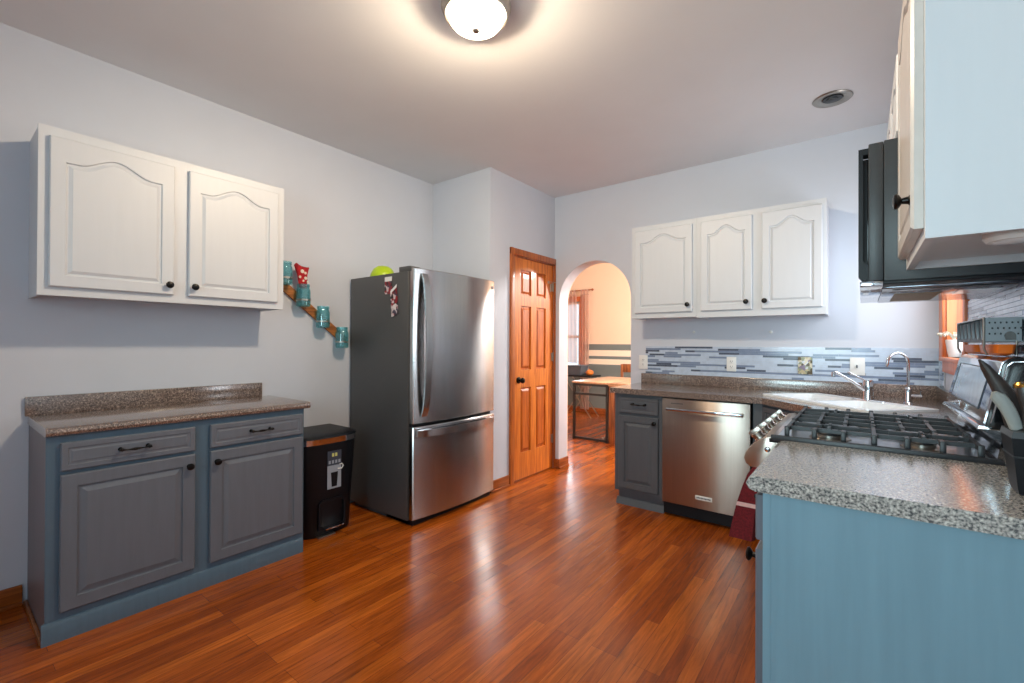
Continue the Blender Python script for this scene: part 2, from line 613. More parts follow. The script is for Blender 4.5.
        def rect(d):
            a0, a1, b0, b1 = d, w - d, d, h - d
            pts = []
            for i in range(nb):
                pts.append((a0 + (a1 - a0) * i / nb, b0))
            for i in range(ns):
                pts.append((a1, b0 + (b1 - b0) * i / ns))
            for i in range(ntp):
                f = i / ntp
                pts.append((a1 + (a0 - a1) * f, b1))
            for i in range(ns):
                pts.append((a0, b1 + (b0 - b1) * i / ns))
            return pts

        def at(pts, dep):
            return [o + u * a + z * b + n * dep for a, b in pts]
        rs = [at(rect(0), 0), at(rect(0), t - bevel), at(rect(bevel), t), at(curve(0), t),
              at(curve(0.003), t - groove), at(curve(0.010), t - groove), at(curve(0.010 + fld), t - 0.001)]
        return self.rings(rs)


def base_of(o):
    while o is not None and o.parent is not None:
        o = o.parent
    return o.location.copy() if o is not None else Vector((0, 0, 0))


def obj(name, mb, mats, parent=None, loc=None, angle=35, label=None):
    """link an MB (built in world coordinates) as one mesh object"""
    me = bpy.data.meshes.new(name)
    mb.bm.to_mesh(me)
    angle = mb.sharp or angle
    mb.bm.free()
    if not isinstance(mats, (list, tuple)):
        mats = [mats]
    for m in mats:
        me.materials.append(m)
    off = base_of(parent) if parent is not None else (Vector(loc) if loc is not None else Vector((0, 0, 0)))
    me.transform(Matrix.Translation(-off))
    for p in me.polygons:
        p.use_smooth = True
    me.set_sharp_from_angle(angle=math.radians(angle))
    o = bpy.data.objects.new(name, me)
    COL.objects.link(o)
    if parent is not None:
        o.parent = parent
    else:
        o.location = off
    if label:
        o['label'] = label
    return o


def tag(o, label, cat, group=None, kind=None):
    o['label'] = label
    o['category'] = cat
    if group:
        o['group'] = group
    if kind:
        o['kind'] = kind
    return o


def thing(name, label, cat, loc, group=None):
    o = bpy.data.objects.new(name, None)
    o.empty_display_size = 0.05
    COL.objects.link(o)
    o.location = loc
    return tag(o, label, cat, group)


def dup(root, loc, label, group=None):
    r = root.copy()
    COL.objects.link(r)
    r.location = loc
    r['label'] = label
    for ch in list(root.children):
        c = ch.copy()
        COL.objects.link(c)
        c.parent = r
        for g in list(ch.children):
            d = g.copy()
            COL.objects.link(d)
            d.parent = c
    return r


def struct(name, mb, mats, parent=None, angle=35):
    o = obj(name, mb, mats, parent, angle=angle)
    if parent is None:
        o['kind'] = 'structure'
    return o


def sempty(name, loc):
    o = bpy.data.objects.new(name, None)
    o.empty_display_size = 0.05
    COL.objects.link(o)
    o.location = loc
    o['kind'] = 'structure'
    return o


def rect2(a0, a1, b0, b1):
    return [(a0, b0), (a1, b0), (a1, b1), (a0, b1)]


# ------------------------------------------------------------------ room shell
H = 2.73
RX = 3.559
BY = 3.90
struct('floor', MB().box(-2.7, 4.2, -1.95, 7.6, -0.08, 0), M['floor'])
struct('ceiling', MB().box(-2.7, 4.2, -1.95, 7.6, H, H + 0.08), M['ceil'])
struct('wall_left', MB().box(-0.12, 0, -1.95, 2.893, 0, H), M['wall'])
struct('wall_pantry_side', MB().box(-0.12, 0.70, 2.893, 2.99, 0, H), M['wall'])
# pantry front wall with the door opening
struct('wall_pantry_front', MB().holed([(2.99, 0), (3.225, 0), (3.225, 2.045), (3.885, 2.045), (3.885, 0), (3.90, 0), (3.90, H), (2.99, H)], [],
                                       (0, 0, 0), (0, 1, 0), (0, 0, 1), (1, 0, 0), 0.60, 0.70), M['wall'])
# back wall with arched opening
ax0, ax1, azs = 0.757, 1.515, 1.668
acx, ar = (ax0 + ax1) / 2, (ax1 - ax0) / 2
arc = [(acx + ar * math.cos(math.pi * i / 28), azs + ar * math.sin(math.pi * i / 28)) for i in range(29)]
struct('wall_back', MB().holed([(-2.7, 0), (ax0, 0)] + arc[::-1] + [(ax1, 0), (RX + 0.12, 0), (RX + 0.12, H), (-2.7, H)], [],
                               (0, 0, 0), (1, 0, 0), (0, 0, 1), (0, 1, 0), BY, BY + 0.16), M['wall'])
# right wall with sink window
wy0, wy1, wz0, wz1 = 2.98, 3.655, 1.185, 1.98
struct('wall_right', MB().holed(rect2(-1.95, BY, 0, H), [rect2(wy0, wy1, wz0, wz1)], (0, 0, 0), (0, 1, 0), (0, 0, 1), (1, 0, 0), RX, RX + 0.12), M['wall'])
struct('wall_front', MB().holed(rect2(-0.12, RX + 0.12, 0, H), [rect2(1.9, 3.35, 0.95, 2.25)], (0, 0, 0), (1, 0, 0), (0, 0, 1), (0, 1, 0), -1.95, -1.80), M['wall'])
# dining room
dwx0, dwx1, dwz0, dwz1 = -1.80, -0.985, 0.80, 2.04
struct('wall_dining_back', MB().holed(rect2(-2.7, 4.2, 0, H), [rect2(dwx0, dwx1, dwz0, dwz1)], (0, 0, 0), (1, 0, 0), (0, 0, 1), (0, 1, 0), 7.45, 7.6), M['stripes'])
struct('wall_dining_left', MB().box(-2.7, -2.6, BY + 0.16, 7.45, 0, H), M['stripes'])
struct('wall_dining_right', MB().box(4.1, 4.2, BY + 0.16, 7.45, 0, H), M['stripes'])
struct('wall_dining_front', MB().holed([(-2.6, 0), (ax0, 0)] + arc[::-1] + [(ax1, 0), (4.1, 0), (4.1, H), (-2.6, H)], [],
                                       (0, 0, 0), (1, 0, 0), (0, 0, 1), (0, 1, 0), BY + 0.16, BY + 0.172), M['peach'])


def baseboard(name, pts, t=0.014, h=0.095):
    """pts: list of segments ((x0,y0),(x1,y1),(nx,ny))"""
    mb = MB()
    for (a, b, n) in pts:
        lo = lambda d: (min(a[0], b[0], a[0] + n[0] * d, b[0] + n[0] * d), max(a[0], b[0], a[0] + n[0] * d, b[0] + n[0] * d),
                        min(a[1], b[1], a[1] + n[1] * d, b[1] + n[1] * d), max(a[1], b[1], a[1] + n[1] * d, b[1] + n[1] * d))
        x0, x1, y0, y1 = lo(t)
        mb.box(x0, x1, y0, y1, 0, h, 0.004)
        x0, x1, y0, y1 = lo(t + 0.012)
        mb.box(x0, x1, y0, y1, 0, 0.018, 0.005)
    return struct(name, mb, M['oakbase'])


baseboard('baseboard_left', [((0, -1.8), (0, 0.295), (1, 0))])
baseboard('baseboard_pantry', [((0.70, 2.893), (0.70, 3.152), (1, 0))])
baseboard('baseboard_back', [((0.715, BY), (ax0, BY), (0, -1)), ((ax0, BY - 0.014), (ax0, BY + 0.175), (1, 0))])
baseboard('baseboard_dining', [((-2.6, 7.45), (4.1, 7.45), (0, -1))])
baseboard('baseboard_front', [((0, -1.8), (RX, -1.8), (0, 1))])

# door casing and pantry door
cs = MB()
cs.prism([(0.70, 3.160, 0), (0.718, 3.160, 0), (0.722, 3.175, 0), (0.715, 3.222, 0), (0.70, 3.228, 0)], (0, 0, 2.105))
cs.box(0.70, 0.72, 3.885, 3.899, 0, 2.105, 0.003)
cs.box(0.70, 0.721, 3.160, 3.899, 2.045, 2.105, 0.004)
cs.box(0.60, 0.70, 3.226, 3.236, 0, 2.045)
cs.box(0.60, 0.70, 3.874, 3.884, 0, 2.045)
cs.box(0.60, 0.70, 3.226, 3.884, 2.036, 2.045)
struct('trim_1', cs, M['oakdk'])

door = sempty('door_1', (0.67, 3.24, 0.01))
lf = MB()
lf.sharp = 9
ly0, ly1, lz0, lz1 = 3.240, 3.872, 0.012, 2.034
fx = 0.694
cols = [(3.342, 3.502), (3.592, 3.752)]
rows = [(0.248, 0.846), (1.008, 1.598), (1.698, 1.930)]
lf.box(fx - 0.035, fx - 0.016, ly0, ly1, lz0, lz1)
for a, b in ((ly0, cols[0][0]), (cols[0][1], cols[1][0]), (cols[1][1], ly1)):
    lf.box(fx - 0.03, fx, a, b, lz0, lz1, 0.002)
zz = [lz0] + [v for r in rows for v in r] + [lz1]
for i in range(0, len(zz), 2):
    for a, b in cols:
        lf.box(fx - 0.03, fx - 0.0003, a - 0.001, b + 0.001, zz[i], zz[i + 1], 0.0)
obj('door_leaf', lf, M['oak'], door)
for (a, b) in cols:
    for (c, d) in rows:
        pm = MB()
        pm.sharp = 9
        rs = []
        for ins, dep in ((0.001, -0.0145), (0.016, -0.0140), (0.034, -0.003)):
            rs.append([Vector((fx + dep, a + ins, c + ins)), Vector((fx + dep, b - ins, c + ins)), Vector((fx + dep, b - ins, d - ins)), Vector((fx + dep, a + ins, d - ins))])
        pm.rings(rs)
        obj('panel', pm, M['oakpanel'], door)
kb = MB().lathe((fx, 3.305, 0.918), (1, 0, 0), [(0.030, 0), (0.030, 0.006), (0.012, 0.010), (0.011, 0.030), (0.022, 0.036), (0.027, 0.048), (0.022, 0.060), (0.006, 0.066)])
obj('knob', kb, M['bronze'], door)
for hz in (0.30, 1.12, 1.82):
    hg = MB().cyl((fx + 0.004, ly1 + 0.004, hz - 0.045), (fx + 0.004, ly1 + 0.004, hz + 0.045), 0.006, seg=10).box(fx, fx + 0.003, ly1 - 0.022, ly1 + 0.004, hz - 0.04, hz + 0.04)
    obj('hinge', hg, M['satin'], door)
hk = MB().tube([(fx + 0.002, 3.80, 1.862), (fx + 0.02, 3.81, 1.866), (fx + 0.03, 3.85, 1.866), (fx + 0.03, 3.882, 1.866)], 0.003, 8).box(fx, fx + 0.006, 3.785, 3.81, 1.850, 1.876, 0.002).box(fx, fx + 0.008, 3.822, 3.836, 1.77, 1.85, 0.002)
obj('hook_latch', hk, M['satin'], door)

# sink window
w1 = sempty('window_1', (RX, 3.3, wz0))
fr = MB()
cw = 0.055
fr.box(RX - 0.018, RX, wy1, wy1 + cw + 0.1, wz0 - 0.02, wz1 + cw, 0.004)
fr.box(RX - 0.018, RX, wy0 - cw, wy0, wz0 - 0.02, wz1 + cw, 0.004)
fr.box(RX - 0.0175, RX, wy0, wy1, wz1, wz1 + cw - 0.001, 0.004)
obj('window_frame', fr, M['winwood'], w1)
jb = MB()
jb.box(RX, RX + 0.11, wy1 - 0.012, wy1, wz0, wz1).box(RX, RX + 0.11, wy0, wy0 + 0.012, wz0, wz1).box(RX, RX + 0.11, wy0 + 0.012, wy1 - 0.012, wz1 - 0.012, wz1)
obj('jamb', jb, M['winwood'], w1)
obj('window_sill', MB().box(RX - 0.03, RX + 0.11, wy0 - 0.04, wy1 + 0.04, wz0 - 0.024, wz0, 0.004).box(RX - 0.016, RX - 0.001, wy0 - 0.03, wy1 + 0.03, wz0 - 0.09, wz0 - 0.024, 0.004), M['winwood'], w1)
sh = MB()
for (a, b, c, d) in ((wy0 + 0.012, wy0 + 0.05, wz0, wz1 - 0.012), (wy1 - 0.05, wy1 - 0.012, wz0, wz1 - 0.012), (wy0 + 0.05, wy1 - 0.05, wz0, wz0 + 0.05), (wy0 + 0.05, wy1 - 0.05, wz1 - 0.05, wz1 - 0.012), (wy0 + 0.05, wy1 - 0.05, 1.56, 1.60)):
    sh.box(RX + 0.075, RX + 0.105, a, b, c, d, 0.003)
obj('sash', sh, M['plastic'], w1)
obj('pane', MB().box(RX + 0.088, RX + 0.092, wy0 + 0.04, wy1 - 0.04, wz0 + 0.04, wz1 - 0.04), M['pane'], w1)

# dining window
w2 = sempty('window_2', (-1.4, 7.45, dwz0))
fr = MB()
fr.box(dwx1, dwx1 + 0.09, 7.43, 7.45, dwz0 - 0.09, dwz1 + 0.09, 0.004).box(dwx0 - 0.09, dwx0, 7.43, 7.45, dwz0 - 0.09, dwz1 + 0.09, 0.004)
fr.box(dwx0, dwx1, 7.431, 7.45, dwz1, dwz1 + 0.09, 0.004).box(dwx0, dwx1, 7.431, 7.45, dwz0 - 0.09, dwz0, 0.004)
obj('window_frame', fr, M['winwood'], w2)
sh = MB()
for (a, b, c, d) in ((dwx0, dwx0 + 0.05, dwz0, dwz1), (dwx1 - 0.05, dwx1, dwz0, dwz1), (dwx0 + .05, dwx1 - .05, dwz0, dwz0 + 0.06), (dwx0 + .05, dwx1 - .05, dwz1 - 0.05, dwz1), (dwx0 + .05, dwx1 - .05, 1.36, 1.41)):
    sh.box(a, b, 7.48, 7.52, c, d, 0.004)
obj('sash', sh, M['plastic'], w2)
obj('pane', MB().box(dwx0 + 0.04, dwx1 - 0.04, 7.498, 7.502, dwz0 + 0.04, dwz1 - 0.04), M['pane'], w2)
# window behind the camera
w3 = sempty('window_3', (2.62, -1.8, 0.95))
sh = MB()
for (a, b, c, d) in ((1.9, 1.96, 0.95, 2.25), (3.29, 3.35, 0.95, 2.25), (1.96, 3.29, 0.95, 1.01), (1.96, 3.29, 2.19, 2.25), (2.59, 2.65, 1.01, 2.19)):
    sh.box(a, b, -1.90, -1.84, c, d, 0.004)
obj('sash', sh, M['plastic'], w3)
obj('pane', MB().box(1.94, 3.31, -1.872, -1.868, 0.99, 2.21), M['pane'], w3)


# mosaic backsplash (one tiled surface per wall)
def tiles(mb, o, u, n, length, z0, z1, rh=0.0158, gap=0.0012, sel=None):
    o, u, n = Vector(o), Vector(u), Vector(n)
    z = Vector((0, 0, 1))
    rnd = random.Random(int(length * 1000))
    mb.mi = 3
    mb.obox(o + u * (length / 2) + z * ((z0 + z1) / 2 - o.z) + n * 0.002, u, z, n, length / 2, (z1 - z0) / 2, 0.002)
    rows_n = int(round((z1 - z0) / rh))
    rh = (z1 - z0) / rows_n
    prev_dark = False
    for r in range(rows_n):
        a = -rnd.random() * 0.2
        while a < length:
            q = rnd.random()
            w = rnd.choice((0.075, 0.105, 0.15, 0.15, 0.22, 0.30))
            lo, hi = max(a, 0), min(a + w, length)
            if hi - lo > 0.006:
                if q < 0.22 and not prev_dark:
                    mb.mi = 2
                    prev_dark = True
                elif q < 0.40:
                    mb.mi = 1
                    prev_dark = True
                else:
                    mb.mi = 0
                    prev_dark = False
                if prev_dark and w > 0.2 and rnd.random() < .5:
                    hi = min(hi, lo + 0.13)
                    w = hi - a
                c = o + u * ((lo + hi) / 2) + z * (z0 + (r + .5) * rh - o.z) + n * 0.005
                mb.obox(c, u, z, n, (hi - lo) / 2 - gap / 2, rh / 2 - gap / 2, 0.003)
            a += w
    return mb


TM = [M['tile_pale'], M['tile_mid'], M['tile_dark'], M['grout']]
tb = tiles(MB(), (1.655, BY, 1.0), (1, 0, 0), (0, -1, 0), RX - 0.01 - 1.655, 0.996, 1.233)
tag(obj('tile_backsplash', tb, TM, loc=(1.655, BY, 0.996)), 'long band of thin blue-grey and white mosaic strips behind the corner sink', 'backsplash')
tb = tiles(MB(), (RX - 0.003, 1.36, 1.0), (0, 1, 0), (-1, 0, 0), 2.90 - 1.36, 0.996, 1.452)
tag(obj('tile_backsplash', tb, TM, loc=(RX, 1.36, 0.996)), 'grey and white mosaic strips on the wall above the range', 'backsplash')
tb = tiles(MB(), (RX - 0.003, 3.70, 1.0), (0, 1, 0), (-1, 0, 0), 0.185, 0.996, 1.15)
tag(obj('tile_backsplash', tb, TM, loc=(RX, 3.70, 0.996)), 'narrow mosaic piece in the corner under the sink window frame', 'backsplash')


# ------------------------------------------------------------------ cabinet hardware
def knob(parent, c, n, s=1.0):
    kb = MB().lathe(c, n, [(0.011 * s, 0), (0.008 * s, 0.003), (0.006 * s, 0.014), (0.013 * s, 0.018), (0.017 * s, 0.023), (0.015 * s, 0.028), (0.006 * s, 0.031)], 18)
    return obj('knob', kb, M['bronze'], parent)


def pull(parent, c, u, n, half=0.055):
    c, u, n = Vector(c), Vector(u), Vector(n)
    pts = []
    for i in range(13):
        f = i / 12 * 2 - 1
        pts.append(c + u * (f * half) + n * (0.026 - 0.004 * math.cos(f * math.pi)) + Vector((0, 0, -0.004 * math.cos(f * math.pi / 2))))
    mb = MB().tube(pts, [0.0045 + 0.002 * math.cos(i / 12 * 6.283 * 2) for i in range(13)], 8)
    for s in (-1, 1):
        mb.lathe(c + u * (s * half * 0.86), n, [(0.009, 0), (0.006, 0.004), (0.005, 0.02), (0.008, 0.024), (0.008, 0.03), (0.003, 0.034)], 10)
    return obj('handle', mb, M['bronze'], parent)


# ------------------------------------------------------------------ left base cabinet
lb = thing('base_cabinet', 'slate blue and grey two-door base cabinet under the brown speckled worktop by the left wall', 'cabinet', (0.25, 0.85, 0))
b = MB()
b.box(0.004, 0.487, 1.386, 1.400, 0.0, 0.853)
b.box(0.004, 0.02, 0.311, 1.386, 0.0, 0.853)
b.box(0.02, 0.487, 0.336, 1.386, 0.09, 0.105)
# face frame
b.holed(rect2(0.311, 1.402, 0.0, 0.853), [rect2(0.38, 0.815, 0.15, 0.67), rect2(0.93, 1.365, 0.15, 0.67), rect2(0.38, 0.815, 0.73, 0.80), rect2(0.93, 1.365, 0.73, 0.80)],
        (0, 0, 0), (0, 1, 0), (0, 0, 1), (1, 0, 0), 0.487, 0.505)
obj('body', b, M['blue'], lb)
obj('side_panel', MB().box(0.0205, 0.4865, 0.311, 0.336, 0.0, 0.853), M['sidegrey'], lb, label='grey-brown side panel')
obj('side_shoe', MB().box(0.015, 0.50, 0.2965, 0.3105, 0, 0.022, 0.004), M['darkwood'], lb)
tk = MB().prism([(0.5055, 0.300, 0), (0.522, 0.300, 0), (0.522, 0.300, 0.066), (0.514, 0.300, 0.082), (0.5055, 0.300, 0.086)], (0, 1.094, 0))
obj('toe_board', tk, M['blue'], lb)
for (y0, y1) in ((0.352, 0.836), (0.903, 1.388)):
    dr = obj('drawer', MB().panel((0.506, y0, 0.707), (0, 1, 0), (1, 0, 0), y1 - y0, 0.118, 0.02, 0.022, fld=0.006, groove=0.003), M['grey'], lb)
    pull(dr, (0.526, (y0 + y1) / 2, 0.768), (0, 1, 0), (1, 0, 0), 0.058)
    dd = obj('door', MB().panel((0.506, y0, 0.118), (0, 1, 0), (1, 0, 0), y1 - y0, 0.572, 0.02, 0.052, fld=0.022), M['grey'], lb)
    knob(dd, (0.526, 0.809 if y0 < 0.6 else 0.930, 0.635), (1, 0, 0))

ct = thing('countertop', 'brown speckled laminate worktop with raised back edge on the left base cabinet', 'worktop', (0.27, 0.85, 0.855))
top = MB().prism([(0.0, 0.307, 0.855), (0.515, 0.307, 0.855), (0.528, 0.307, 0.860), (0.533, 0.307, 0.873), (0.529, 0.307, 0.887), (0.515, 0.307, 0.893), (0.02, 0.307, 0.893), (0.0, 0.307, 0.893)], (0, 1.124, 0))
obj('slab', top, M['counter'], ct)
obj('back_edge', MB().box(0.001, 0.02, 0.296, 1.374, 0.892, 0.985, 0.004), M['counter'], ct)

# ------------------------------------------------------------------ left wall cabinet
lu = thing('wall_cabinet', 'white two-door wall cabinet with arched panels above the left worktop', 'cabinet', (0.15, 0.83, 1.457))
b = MB()
b.box(0.0, 0.282, 0.306, 0.318, 1.457, 2.212).box(0.0, 0.282, 1.356, 1.368, 1.457, 2.212)
b.box(0.0, 0.282, 0.318, 1.356, 2.20, 2.212).box(0.0, 0.282, 0.318, 1.356, 1.472, 1.484).box(0.0, 0.01, 0.318, 1.356, 1.484, 2.20)
b.holed(rect2(0.302, 1.372, 1.457, 2.212), [rect2(0.36, 0.77, 1.52, 2.14), rect2(0.89, 1.30, 1.52, 2.14)], (0, 0, 0), (0, 1, 0), (0, 0, 1), (1, 0, 0), 0.282, 0.30)
obj('body', b, M['white'], lu)
for (y0, y1) in ((0.336, 0.798), (0.864, 1.331)):
    dd = obj('door', MB().panel((0.301, y0, 1.497), (0, 1, 0), (1, 0, 0), y1 - y0, 0.671, 0.02, 0.052, arch=0.055, fld=0.014), M['white'], lu)
    knob(dd, (0.321, 0.775 if y0 < 0.6 else 0.888, 1.546), (1, 0, 0), 1.05)

# ------------------------------------------------------------------ jar shelf on the left wall
sd = Vector((0, 0.43, -0.345)).normalized()
js = tag(obj('jar_board', MB().bar((0.013, 1.42, 1.716), (0.013, 1.985, 1.263), 0.018, 0.060, (0, 0.62, 0.78)), M['board'], loc=(0.004, 1.42, 1.716)),
         'slanting reclaimed wood board on the left wall that carries four teal jars', 'shelf')


def make_jar(loc, label):
    j = thing('mason_jar', label, 'jar', loc, 'teal jars on the slanting wall board')
    x, y, z = loc
    prof = [(0.030, 0.0), (0.036, 0.004), (0.037, 0.012), (0.037, 0.095), (0.035, 0.108), (0.031, 0.116), (0.031, 0.122), (0.033, 0.126), (0.033, 0.140), (0.0325, 0.142),
            (0.0295, 0.142), (0.0295, 0.122), (0.032, 0.106), (0.034, 0.094), (0.034, 0.012), (0.029, 0.006)]
    prof = [(a * 1.26, b * 1.1) for a, b in prof]
    obj('glass', MB().lathe((x, y, z), (0, 0, 1), prof, 28), M['jar'], j)
    bd = MB().lathe((x, y, z + 0.040), (0, 0, 1), [(0.0472, 0), (0.0484, 0.0), (0.0484, 0.012), (0.0472, 0.012)], 28, False, False)
    bd.box(x - 0.058, x - 0.046, y - 0.008, y + 0.008, z + 0.040, z + 0.052, 0.001)
    bd.cyl((x + 0.044, y + 0.012, z + 0.046), (x + 0.06, y + 0.016, z + 0.046), 0.005, seg=8)
    obj('metal_clamp', bd, M['satin'], j)
    return j


jx = 0.078
jar0 = make_jar((jx, 1.490, 1.642), 'topmost teal glass jar, half hidden behind the white wall cabinet')
jar_p = [(jx, 1.618, 1.502), (jx, 1.765, 1.358), (jx, 1.918, 1.212)]
jl = ['second teal glass jar down, with red printed cloth in its mouth', 'third teal glass jar down the slanting board, empty', 'lowest teal glass jar, close to the refrigerator side']
for p, l in zip(jar_p, jl):
    dup(jar0, p, l)
# red cloth in second jar
cl = MB()
rs = []
for k in range(7):
    f = k / 6
    z = 1.63 + 0.150 * f
    w = 0.022 + 0.028 * f
    cy = 1.616 - 0.012 * f
    ring = []
    for i in range(20):
        a = 2 * math.pi * i / 20
        rr = 1 + 0.10 * math.sin(4 * a + k)
        ring.append(Vector((jx + 0.016 * rr * math.sin(a) * (1 + .3 * f), cy + w * rr * math.cos(a), z + (0.010 * math.sin(3 * a) - 0.012 * math.cos(a)) * f)))
    rs.append(ring)
cl.rings(rs)
rc = thing('napkin', 'red cloth with pale print tucked into the second jar', 'cloth', (jx, 1.616, 1.63))
obj('cloth', cl, M['redcloth'], rc)
pr_ = MB()
for (dy, dz, s) in ((-0.012, 0.115, 0.014), (0.010, 0.105, 0.010), (-0.028, 0.075, 0.010), (0.012, 0.07, 0.012), (-0.004, 0.05, 0.008), (0.026, 0.045, 0.008)):
    pr_.lathe((jx + 0.019, 1.612 + dy, 1.63 + dz), (1, 0, 0), [(s, 0), (s * .8, 0.003), (0.002, 0.004)], 7)
obj('print', pr_, M['whiteprint'], rc)


# ------------------------------------------------------------------ trash can
tc_ = thing('trash_can', 'black step-on waste bin with chrome lid band between the base cabinet and refrigerator', 'waste bin', (0.25, 1.63, 0))


def dshape(z, x0, x1, y0, y1, n=16):
    pts = [Vector((x0, y0, z)), Vector((x0, y1, z))]
    for i in range(n + 1):
        f = i / n
        a = math.pi * f
        yy = (y0 + y1) / 2 + (y1 - y0) / 2 * math.copysign(abs(math.cos(a)) ** 0.55, math.cos(a))
        xx = x1 - 0.115 + 0.115 * math.sin(a) ** 0.75
        pts.append(Vector((xx, yy, z)))
    return pts


cb = MB().rings([dshape(0.0, 0.07, 0.405, 1.465, 1.805), dshape(0.012, 0.066, 0.412, 1.460, 1.812), dshape(0.598, 0.05, 0.435, 1.430, 1.842)])
obj('body', cb, M['black'], tc_)
obj('chrome_band', MB().rings([dshape(0.598, 0.048, 0.439, 1.427, 1.845), dshape(0.634, 0.048, 0.441, 1.426, 1.846)]), M['chrome'], tc_)
obj('lid', MB().rings([dshape(0.634, 0.045, 0.440, 1.424, 1.850), dshape(0.648, 0.045, 0.436, 1.426, 1.848), dshape(0.655, 0.055, 0.42, 1.44, 1.835)]), M['black'], tc_)
st = MB().box(0.4305, 0.4325, 1.600, 1.697, 0.30, 0.452)
lab = obj('sticker', st, M['label'], tc_)
obj('sticker_header', MB().box(0.4315, 0.4345, 1.600, 1.697, 0.452, 0.545), M['labeldk'], lab)
obj('number', MB().box(0.434, 0.4352, 1.630, 1.645, 0.508, 0.530).box(0.434, 0.4352, 1.652, 1.667, 0.508, 0.530), M['yellow'], lab)
ic = MB()
for k in range(4):
    ic.box(0.434, 0.4352, 1.607 + k * 0.023, 1.621 + k * 0.023, 0.463, 0.484)
obj('icon_row', ic, M['label'], lab)
obj('bin_picture', MB().prism([(0.4322, 1.630, 0.312), (0.4322, 1.667, 0.312), (0.4322, 1.674, 0.405), (0.4322, 1.624, 0.405)], (0.001, 0, 0)), M['black'], lab)
obj('handle_picture', MB().tube([(0.4335, 1.672, 0.424), (0.4335, 1.700, 0.420), (0.4335, 1.712, 0.436), (0.4335, 1.700, 0.452), (0.4335, 1.684, 0.448)], 0.004, 6), M['plastic'], lab)
rec = MB().holed([(1.545, 0.045), (1.735, 0.045), (1.735, 0.215), (1.71, 0.235), (1.57, 0.235), (1.545, 0.215)], [[(1.56, 0.06), (1.72, 0.06), (1.72, 0.205), (1.70, 0.22), (1.58, 0.22), (1.56, 0.205)]], (0, 0, 0), (0, 1, 0), (0, 0, 1), (1, 0, 0), 0.410, 0.428)
obj('pedal_recess', rec, M['black'], tc_)
obj('pedal', MB().box(0.41, 0.462, 1.575, 1.705, 0.052, 0.062, 0.003), M['chrome'], tc_)
obj('foot', MB().box(0.30, 0.436, 1.54, 1.66, 0.0, 0.010, 0.003), M['satin'], tc_)

# ------------------------------------------------------------------ refrigerator
rf = thing('refrigerator', 'stainless steel bottom-freezer refrigerator with dark grey sides in front of the pantry wall', 'refrigerator', (0.40, 2.45, 0))
obj('body', MB().box(0.025, 0.708, 2.022, 2.882, 0.035, 1.745, 0.004).box(0.06, 0.69, 2.05, 2.86, 0.0, 0.04), M['fridgeside'], rf)
obj('hinge_cover', MB().prism([(0.60, 2.03, 1.745), (0.735, 2.03, 1.745), (0.735, 2.03, 1.772), (0.715, 2.03, 1.782), (0.60, 2.03, 1.782)], (0, 0.085, 0), 0.003), M['fridgeside'], rf)
FY0, FY1 = 2.028, 2.884


def fridge_front(z0, z1, x_in=0.716):
    n = 18
    pl = [(x_in, FY0 + 0.004), (0.752, FY0 + 0.002)]
    for i in range(n + 1):
        f = i / n
        yy = FY0 + 0.008 + (FY1 - FY0 - 0.016) * f
        pl.append((0.760 + 0.030 * (1 - (2 * f - 1) ** 2), yy))
    pl += [(0.752, FY1 - 0.002), (x_in, FY1 - 0.004)]
    mb = MB()
    rs = []
    for z, ins in ((z0, 0.004), (z0 + 0.005, 0), (z1 - 0.005, 0), (z1, 0.004)):
        rs.append([Vector((x - (ins if x > 0.72 else 0), y, z)) for x, y in pl])
    return mb.rings(rs)


dm = obj('door', fridge_front(0.700, 1.765), M['steel'], rf)
dz = obj('freezer_drawer', fridge_front(0.045, 0.676), M['steel'], rf)
obj('door_gasket', MB().box(0.700, 0.722, 2.036, 2.876, 0.06, 1.755), M['black'], rf)
obj('base_grille', MB().box(0.45, 0.735, 2.05, 2.86, 0.0, 0.044), M['black'], rf)


def hstrip(fn, w, t, n=22):
    rs = []
    for i in range(n + 1):
        c, s, o_ = fn(i / n)
        rs.append([c - s * w / 2 - o_ * t / 2, c + s * w / 2 - o_ * t / 2, c + s * w / 2 + o_ * t / 2, c - s * w / 2 + o_ * t / 2])
    return MB().rings(rs)


def vh(f):
    bow = math.sin(math.pi * f) ** 0.55
    return Vector((0.772 + 0.052 * bow, 2.112, 0.745 + 0.985 * f)), Vector((0, 1, 0)), Vector((1, 0, 0))


obj('handle', hstrip(vh, 0.052, 0.014), M['steel'], dm)
obj('emblem', MB().lathe((0.765, 2.845, 1.705), (1, 0, 0), [(0.014, -0.004), (0.014, 0.002), (0.004, 0.003)], 16), M['chrome'], dm)


def hh(f):
    bow = math.sin(math.pi * f) ** 0.4
    yy = 2.05 + 0.81 * f
    return Vector((0.772 + 0.030 * (1 - (2 * f - 1) ** 2) + 0.034 * bow, yy, 0.632)), Vector((0, 0, 1)), Vector((1, 0, 0))


obj('handle', hstrip(hh, 0.046, 0.014), M['steel'], dz)
obj('drawer_lip', hstrip(lambda f: (Vector((0.770 + 0.030 * (1 - (2 * f - 1) ** 2), 2.05 + 0.81 * f, 0.661)), Vector((0, 0, 1)), Vector((1, 0, 0))), 0.012, 0.016), M['chrome'], dz)

